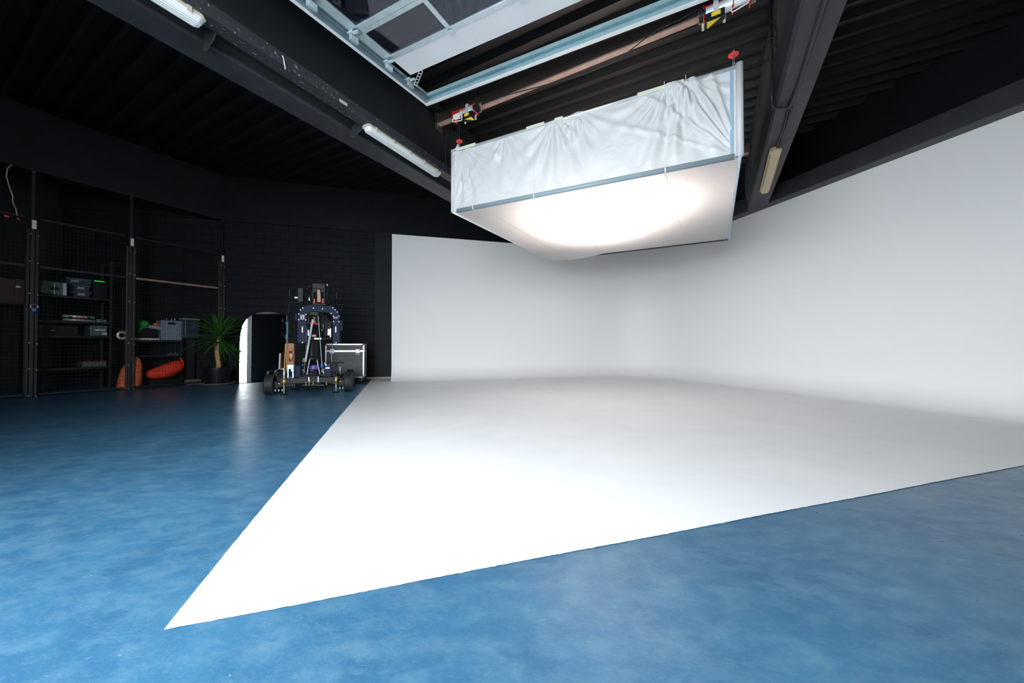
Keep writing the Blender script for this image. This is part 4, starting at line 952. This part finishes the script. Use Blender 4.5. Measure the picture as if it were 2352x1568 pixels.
for x in (.1, FWd - .1):
    for y in (.1, FDp - .1):
        f = MB(); f.cyl(FP(x - .02, y, .055), FP(x + .02, y, .055), .055, n=18); c0 = f.build('castor', M['rubber'], t)
        f = MB(); fbox(x - .045, x + .045, y - .04, y + .04, .14, .156, f); fbox(x - .035, x - .028, y - .02, y + .02, .05, .145, f); fbox(x + .028, x + .035, y - .02, y + .02, .05, .145, f); f.build('castor_fork', M['steel'], c0)

# ------------------------------------------------------------------ camera crane dolly
RO = Vector((-4.44, 8.0, 0)); RX = Vector((.93, .37, 0)).normalized(); RY = Vector((-RX.y, RX.x, 0)); RROT = Matrix.Rotation(math.atan2(RX.y, RX.x), 4, 'Z')
def Q(x, y, z): return RO + RX * x + RY * y + Vector((0, 0, z))
def rq(px, py, y):   # image position at crane depth y -> (x, z)
    p = at_plane(px, py, Q(0, y, 0), RY); return (p - RO).dot(RX), p.z
def qp(px, py, y): x, z = rq(px, py, y); return Q(x, y, z)
def qbox(px0, px1, py0, py1, y0, y1, mb=None, shrink=0):
    xa, za = rq(px0, py0, y0); xb, zb = rq(px1, py1, y0); mb = mb or MB()
    mb.box((abs(xb - xa), y1 - y0, abs(za - zb)), Matrix.Translation(Q((xa + xb) / 2, (y0 + y1) / 2, (za + zb) / 2)) @ RROT); return mb
t = thing('camera_crane', Q(0, 0, 0), 'large black wheeled camera crane base with navy arch plate, standing before the block wall', 'camera crane')
# chassis
ch = MB()
ch.box((1.10, .14, .12), Matrix.Translation(Q(.02, -.50, .27)) @ RROT); ch.box((1.10, .14, .12), Matrix.Translation(Q(.02, .50, .27)) @ RROT)
ch.box((.40, 1.1, .14), Matrix.Translation(Q(.0, 0, .29)) @ RROT); ch.box((.95, .75, .05), Matrix.Translation(Q(.02, 0, .35)) @ RROT)
ch.build('chassis', M['black_metal'], t, bevel=.012)
f = MB(); f.lathe([(0, 0), (.26, 0), (.26, .03), (.20, .05), (.20, .09), (0, .09)], Q(0, 0, .375), n=28); f.build('turntable', M['black_metal'], t)
for k in range(10):
    a = k * .628; f = MB(); f.cyl(Q(.22 * math.cos(a), .22 * math.sin(a), .40), Q(.22 * math.cos(a), .22 * math.sin(a), .425), .014, n=6); f.build('bolt', M['steel'], t)
# wheels
for (wx, wy) in ((-.70, -.52), (.74, -.52), (-.70, .50), (.74, .50)):
    R_ = .21; hw = .085; sg = 1 if wx > 0 else -1
    prof_ = [(.11, -hw * .8), (.15, -hw), (.19, -hw * .95), (.205, -hw * .75)]
    for g_ in (-.5, -.2, .1, .4):
        prof_ += [(R_, g_ * hw - .2 * hw + .003), (R_, g_ * hw + .04 * hw), (R_ - .009, g_ * hw + .06 * hw), (R_ - .009, g_ * hw + .085 * hw)]
    prof_ += [(R_, .52 * hw), (.205, hw * .75), (.19, hw * .95), (.15, hw), (.11, hw * .8)]
    f = MB(); f.lathe(prof_, Q(wx, wy, R_), RX, n=40); wh = f.build('wheel', M['rubber'], t, smooth=False)
    f = MB(); f.lathe([(0, -.05), (.09, -.05), (.115, -.07), (.115, .07), (.09, .05), (0, .05)], Q(wx, wy, R_), RX, n=28); f.build('rim', M['dark_grey'], wh)
    f = MB(); f.cyl(Q(wx + sg * .02, wy, R_), Q(wx + sg * .07, wy, R_), .035, n=14); f.build('hub_cap', M['steel'], wh)
    f = MB(); f.cyl(Q(wx - sg * .20, wy, R_ + .01), Q(wx - sg * .11, wy, R_ + .01), .025, n=14); f.build('axle_sleeve', M['brass'], t, smooth=True)
    f = MB(); f.cyl(Q(wx - sg * .245, wy, R_ + .01), Q(wx - sg * .205, wy, R_ + .01), .02, n=14); f.build('axle_nut', M['steel'], t)
    f = MB(); f.box((.07, .10, .14), Matrix.Translation(Q(wx - sg * .11, wy, R_ - .01)) @ RROT); f.bar(Q(wx - sg * .12, wy, R_ - .05), Q(wx - sg * .42, wy, R_ + .02), .06, .05); f.bar(Q(wx - sg * .12, wy, R_ + .08), Q(wx - sg * .40, wy, R_ + .10), .05, .035); f.build('steering_knuckle', M['black_metal'], t, bevel=.006)
    for dx in (.10, .16, .22):
        f = MB(); f.cyl(Q(wx - sg * dx, wy - .05, R_ - .10), Q(wx - sg * dx, wy - .05, R_ - .14), .012, n=8); f.build('bolt', M['steel'], t)
# screw jacks
for jx, jy, big in ((-.44, -.62, 0), (.51, -.64, 1), (-.44, .45, 0), (.51, .45, 0)):
    jk = MB(); jk.cyl(Q(jx, jy, .20), Q(jx, jy, .34), .030, n=16); jo = jk.build('jack_sleeve', M['brass'], t, smooth=True)
    f = MB(); f.cyl(Q(jx, jy, .34), Q(jx, jy, .50 if not big else .60), .018 if not big else .027, n=12); f.build('jack_tube', M['alu'] if not big else M['dark_grey'], jo, smooth=True)
    f = MB(); f.cyl(Q(jx, jy, .02), Q(jx, jy, .22), .011, n=10); f.build('jack_screw', mat('green_zinc', (.45, .62, .50), .4, metal=.3), jo, smooth=True)
    f = MB(); f.lathe([(0, 0), (.075, 0), (.075, .008), (.02, .025), (0, .025)], Q(jx, jy, .0), n=20); f.build('jack_foot', M['black_metal'], jo)
    f = MB(); f.box((.12, .10, .05), Matrix.Translation(Q(jx * .92, jy + (.06 if jy < 0 else -.06), .27)) @ RROT); f.build('jack_arm', M['black_metal'], jo)
f = MB(); f.cyl(Q(.34, -.64, .635), Q(.66, -.64, .635), .012, n=8); f.cyl(Q(.51, -.64, .60), Q(.51, -.64, .65), .022, n=10); f.build('crank_handle', M['black_metal'], t)
# column
f = MB(); f.lathe([(0, .40), (.07, .40), (.07, .52), (.085, .54), (.14, .68), (.14, .74), (.11, .76), (.10, 1.40), (.11, 1.42), (.11, 1.46), (0, 1.46)], Q(-.03, 0, 0), n=28); f.build('column', M['black_metal'], t, smooth=False)
f = MB(); x, z = rq(720, 851, 0); z = .515; f.lathe([(.07, -.045), (.095, -.045), (.095, .045), (.07, .045)], Q(x, 0, z), n=28); f.build('purple_collar', M['purple'], t).__setitem__('label', 'purple ring at the column foot')
f = MB(); x, z = rq(720.5, 743.6, 0); f.lathe([(.05, -.02), (.125, -.02), (.125, .02), (.05, .02)], Q(x, 0, z), n=28); f.build('red_collar', M['red_bright'], t).__setitem__('label', 'red ring near the column top')
f = MB(); f.lathe([(.0, 0), (.035, 0), (.035, .05), (.02, .06), (.02, .10), (.03, .11), (.03, .13), (0, .13)], Q(x + .01, -.02, z + .02), n=16); f.build('brass_fitting', mat('copper', (.8, .45, .28), .35, metal=.6), t)
f = MB(); f.cyl(qp(714.5, 771, -.14), qp(726, 771, -.14), .03, n=12); f.build('pulley', M['gold_cloth'], t)
f = MB(); f.cyl(Q(-.03, 0, 1.46), Q(-.02, 0, 1.9), .06, n=16); f.build('upper_post', M['black_metal'], t)
# struts
for a, b, wd, mt_ in (((718.5, 733), (701.7, 829), .040, 'strut'), ((730, 717), (739.5, 836), .016, 'strut'), ((711.6, 824.7), (704.7, 860), .022, 'strut'), ((728, 826), (735, 860), .022, 'strut'), ((701.7, 829), (697, 858), .035, 'dark_grey'), ((739.5, 836), (744, 860), .02, 'strut')):
    f = MB(); f.bar(qp(*a, -.22), qp(*b, -.26), wd, .012, up=RY); f.cyl(qp(*b, -.28), qp(*b, -.23), .022, n=10); f.build('strut', M[mt_], t, bevel=.003)
for q_ in ((696, 853), (743, 851)):
    f = MB(); f.torus(qp(*q_, -.26), RY, .035, .008, 16, 6); f.build('shackle', M['steel'], t, smooth=True)
f = MB(); f.cyl(qp(700, 822, -.2), qp(700, 831, -.2), .045, n=12); f.build('cable_drum', mat('olive', (.18, .17, .08), .6), t)
# arch plate
ay = -.33
out_ = [(683, 786), (683, 734), (686, 719), (692, 709), (700, 701.5), (706, 699.5), (762, 703), (770, 708), (778.5, 720), (780, 738), (780.5, 787), (773, 790), (764, 787), (764, 727), (758, 719.5), (752, 717), (714, 715.5), (709, 717), (703.5, 725), (703.5, 786), (695, 789.5)]
f = MB(); f.prism([qp(a, b, ay) for a, b in out_], RY * .035); ap = f.build('arch_plate', M['navy_metal'], t, bevel=.005)
for px in (694.5, 771):
    f = qbox(px - .9, px + .9, 750, 763, ay - .004, ay + .004); f.build('slot_light', M['alu'], ap); f = qbox(px - .8, px + .8, 771, 781, ay - .003, ay + .004); f.build('slot', M['black_metal'], ap)
for bxp, byp in ((686.5, 721), (702.5, 722), (686.5, 734), (702.5, 734.5), (690, 711.5), (695.5, 707), (720, 707.5), (741, 709), (764.8, 706.5), (770, 711.5), (775, 716.5), (760.5, 719.5), (778.5, 726), (766, 738.5), (778.5, 738.8), (766, 726), (695, 786), (772, 787)):
    f = MB(); c = qp(bxp, byp, ay); f.cyl(c, c - RY * .012, .010, n=8); f.build('bolt', M['steel'], ap)
# square logo with P and stroke
lg = qbox(690, 699, 723, 733.4, ay - .003, ay + .002).build('logo_plate', M['white_plastic'], ap)
lk = qbox(691, 698, 724, 732.4, ay - .005, ay + .001).build('logo_field', M['navy_metal'], lg)
f = MB(); qbox(692, 693, 725, 732, ay - .007, ay, f); qbox(692, 695, 725, 726, ay - .007, ay, f); qbox(694.3, 695.3, 725, 729, ay - .007, ay, f); qbox(692, 695, 728, 729, ay - .007, ay, f); qbox(696.3, 697.2, 725, 732, ay - .007, ay, f); f.build('logo_mark', M['white_plastic'], lk)
random.seed(4)
f = MB()
for k in range(8):
    a = 766 + k * 1.25; hgt = random.choice((0, .6, .9)); qbox(a, a + .35, 727.3 + hgt, 730.4, ay - .004, ay, f); qbox(a + .6, a + .95, 728.3, 730.4, ay - .004, ay, f); qbox(a, a + .95, 729.9, 730.4, ay - .004, ay, f)
f.build('white_lettering', M['white_plastic'], ap)
qbox(767, 776.5, 734.5, 735.8, ay - .004, ay).build('grey_lettering', M['dark_grey'], ap)
# inner frame behind the arch
f = MB()
f.bar(qp(708, 738, -.2), qp(708, 777, -.2), .02, .02, up=RY); f.bar(qp(759, 738, -.2), qp(759, 777, -.2), .02, .02, up=RY); f.bar(qp(707, 777.5, -.2), qp(760, 777.5, -.2), .02, .035, up=RY); f.bar(qp(708, 720, -.2), qp(708, 740, -.2), .02, .02, up=RY)
f.build('inner_frame', M['black_metal'], t, bevel=.003)
for q_ in ((707, 709, 758, 770.5, -.23, -.215), (758.2, 760, 754, 774, -.23, -.215), (753, 757, 756, 769.5, -.23, -.215), (722, 732.5, 776, 779, -.24, -.225), (735, 738, 776, 779, -.24, -.225)):
    qbox(*q_).build('bright_strip', M['alu'], t)
f = MB(); qbox(712, 730, 716, 724, -.30, -.1, f); f.build('upper_block', M['dark_grey'], t, bevel=.006)
random.seed(9)
f = MB()
for k in range(7):
    a = qp(random.uniform(735, 755), 719, -.12); b = qp(random.uniform(734, 757), random.uniform(745, 775), -.15); mid_ = (a + b) / 2 + RX * random.uniform(-.1, .1) - RY * .05; f.tube([a, mid_, b], .008, 6)
f.build('cable_bundle', M['wire'], t, smooth=True)
f = MB(); f.cyl(qp(742, 745, -.2), qp(742, 754, -.2), .013, n=8); f.build('shiny_fitting', M['steel'], t)
f = MB(); f.cyl(qp(739.6, 755, -.2), qp(739.6, 760, -.2), .012, n=8); f.build('shiny_fitting', M['steel'], t)
f = qbox(745, 758, 738, 772, .05, .25); f.build('battery_box', M['black_metal'], t, bevel=.01)
for px0, px1, py0, py1 in ((678, 683, 719, 737), (780.5, 786, 735, 759)): qbox(px0, px1, py0, py1, -.28, -.12).build('side_box', M['navy_metal'], t, bevel=.006)
# head
f = MB(); qbox(717.5, 746, 650.5, 663, -.02, .02, f); qbox(717.5, 719.6, 663, 700, -.02, .02, f); qbox(743.8, 746, 663, 700, -.02, .02, f); qbox(719.6, 727.5, 663, 671, -.02, .02, f); qbox(738, 743.8, 663, 671, -.02, .02, f); f.build('head_bracket', M['dark_grey'], t, bevel=.003)
f = MB(); a = qp(732, 665, -.05); b = qp(733, 694, -.05); pts = [a.lerp(b, k / 20) for k in range(21)]
f.tube(pts, [.032 + (.004 if k % 2 else 0) + .008 * k / 20 for k in range(21)], 14); f.build('ribbed_hose', M['gold_cloth'], t, smooth=True)
for px in (721.8, 741.5): qbox(px - 1.6, px + 1.6, 685.5, 696.5, -.06, -.02).build('red_lever', M['red_bright'], t, bevel=.004)
f = MB(); qbox(684, 696, 660.5, 693, -.05, .15, f); f.build('control_box', M['dark_grey'], t, bevel=.008)
qbox(676.5, 683.6, 681, 685.3, -.04, -.01).build('white_tag', M['white_plastic'], t)
qbox(717, 748, 696, 701, -.15, .12).build('head_base', M['black_metal'], t, bevel=.006)
f = MB(); f.tube([qp(700, 692, 0), qp(703, 675, 0), qp(708, 660, 0), qp(714, 655, 0), qp(718, 662, 0)], .02, 8); f.tube([qp(706, 668, -.04), qp(716, 692, -.04)], .028, 8); f.tube([qp(712, 660, .02), qp(720, 680, .02)], .022, 8)
f.tube([qp(748, 655, .03), qp(752, 668, .03), qp(751, 684, .03), qp(757, 702, .0)], .014, 8); f.tube([qp(757, 660, .05), qp(763, 680, .05), qp(767, 702, 0)], .010, 8); f.build('head_cables', M['black_metal'], t, smooth=True)
qbox(709.5, 711.5, 681, 690, -.06, -.045).build('head_bright_strip', M['steel'], t)
f = MB(); f.cyl(qp(751, 652, .02), qp(752.3, 657, .02), .012, n=8); f.build('white_knob', M['white_plastic'], t)
for a, b in (((665, 672.5), (684, 673)), ((763, 678), (773, 678.5))):
    f = MB(); f.cyl(qp(*a, .05), qp(*b, .05), .009, n=8); e_ = a if a[0] < 700 else b; f.bar(qp(e_[0], e_[1] - 7, .05), qp(e_[0], e_[1] + 7, .05), .014, .014); f.build('focus_handle', M['black_metal'], t)
f = MB(); f.tube([qp(715, 695.5, .1), qp(690, 694.5, .1), qp(664, 693.5, .1), qp(662.5, 706, .1), qp(661, 722, .1), qp(659.5, 738, .1)], .012, 8); f.build('handle_bar', M['dark_grey'], t, smooth=True)
f = MB(); f.tube([qp(762, 700, .1), qp(786, 699, .1), qp(783, 710, .1), qp(770, 716, .0)], .011, 8); f.build('handle_bar', M['dark_grey'], t, smooth=True)
f = MB(); f.tube([qp(659, 718, .1), qp(667, 727, .05), qp(676, 740, 0), qp(677, 800, 0), qp(676, 862, 0)], .014, 8); f.build('side_post', M['black_metal'], t, smooth=True)
# things on the chassis
qbox(675, 690, 840, 866, -.42, -.22).build('equipment_pouch', M['navy_metal'], t, bevel=.012)
qbox(745.5, 761, 839.5, 865, -.46, -.26).build('equipment_pouch', M['navy_metal'], t, bevel=.012)
qbox(747, 757.5, 843, 846.5, -.468, -.462).build('white_label', M['white_plastic'], t)
f = MB(); f.prism([qp(745.5, 832, -.4), qp(753, 841, -.4), qp(746.5, 841, -.4)], RY * .02); f.build('white_flap', M['white_plastic'], t)
f = MB(); f.lathe([(0, -.05), (.02, -.045), (.03, 0), (.022, .04), (0, .05)], qp(739.8, 840, -.34), n=12); f.build('blue_grip', M['blue_plastic'], t, smooth=True)
f = MB(); f.cyl(qp(694, 838, -.3), qp(697, 838, -.3), .02, n=8); f.build('blue_knob', M['blue_plastic'], t)
f = MB(); f.bar(qp(695, 884, -.55), qp(745, 884, -.55), .03, .03, up=RY); f.cyl(qp(724, 881.5, -.58), qp(737, 880, -.58), .014, n=8); f.build('tie_rod', M['dark_grey'], t)
for px in (703, 710.5, 719.5, 750): f = MB(); f.cyl(qp(px, 876, -.6), qp(px, 884, -.6), .012, n=8); f.build('brass_stud', M['brass'], t)
for a, b in (((709, 866), (710.5, 880)), ((731, 865), (731, 877))): f = MB(); f.bar(qp(*a, -.6), qp(*b, -.6), .014, .014, up=RY); f.build('bright_pin', M['alu'], t)
f = MB(); f.tube([qp(763, 790, -.3), qp(764, 798, -.4), qp(761, 815, -.5), qp(762, 832, -.55), qp(755, 838, -.5), qp(751, 843, -.46)], .006, 6); f.build('grey_lead', M['pad_grey'], t, smooth=True)
f = MB(); f.tube([qp(773, 842, -.4), qp(773.5, 852, -.4), qp(775, 858, -.4)], .009, 6); f.build('bright_lever', M['alu'], t, smooth=True)
# wedges and plates stored upright at the left of the chassis
tw = thing('wooden_box', qp(668, 872, -.5), 'brown wooden box standing upright on the left of the camera crane', 'wooden box')
xa, za = rq(661, 788, -.5); xb, zb = rq(674.5, 837, -.5)
f = MB(); yy = -.5
def wb(px0, px1, py0, py1, y0, y1, mb): return qbox(px0, px1, py0, py1, y0, y1, mb)
wb(661, 674.5, 788, 806, yy, yy + .16, f); wb(661, 674.5, 830, 837, yy, yy + .16, f); wb(661, 664, 806, 830, yy, yy + .16, f); wb(673, 674.5, 806, 830, yy, yy + .16, f); wb(661, 674.5, 806, 830, yy + .12, yy + .16, f)
f.build('shell', M['wood'], tw, bevel=.003)
f = MB(); f.prism([qp(664.5, 813, yy + .02), qp(667, 811, yy + .02), qp(671, 813, yy + .02), qp(672, 818, yy + .02), qp(668.5, 827, yy + .02), qp(665, 819, yy + .02)], RY * .02); f.build('handle_cutout', M['wood_light'], tw)
for i_, (px0, px1, y_, pb) in enumerate(((652.0, 654.4, -.48, 851), (657.3, 658.3, -.46, 849), (659.2, 660.4, -.44, 849))):
    top_ = 789; f = MB(); f.prism([qp(px0 + 2.8 * (i_ == 0), top_, y_), qp(px1 + 2.4 * (i_ == 0), top_, y_), qp(px1, pb, y_), qp(px0, pb, y_)], RY * .2)
    tag(f.build('wooden_board', M['wood_light'], bevel=.002), ['thin pale board, leftmost of the boards beside the brown wooden box', 'thin pale board, middle one beside the brown wooden box', 'thin pale board touching the brown wooden box'][i_], 'board', 'boards standing on the crane')
t2 = thing('metal_bracket_box', qp(667, 871, -.5), 'scuffed silver frame below the brown wooden box on the crane', 'metal frame')
f = MB(); qbox(659.5, 674.5, 837.5, 847, -.5, -.36, f); qbox(659.5, 663, 847, 871, -.5, -.36, f); qbox(671, 674.5, 847, 871, -.5, -.36, f); qbox(663, 671, 867, 871, -.5, -.36, f); qbox(668, 671, 847, 853, -.5, -.4, f)
f.build('frame', mat('scuffed_alu', (.45, .55, .65), .4, metal=.4, noise=.5, nscale=40), t2, bevel=.003)
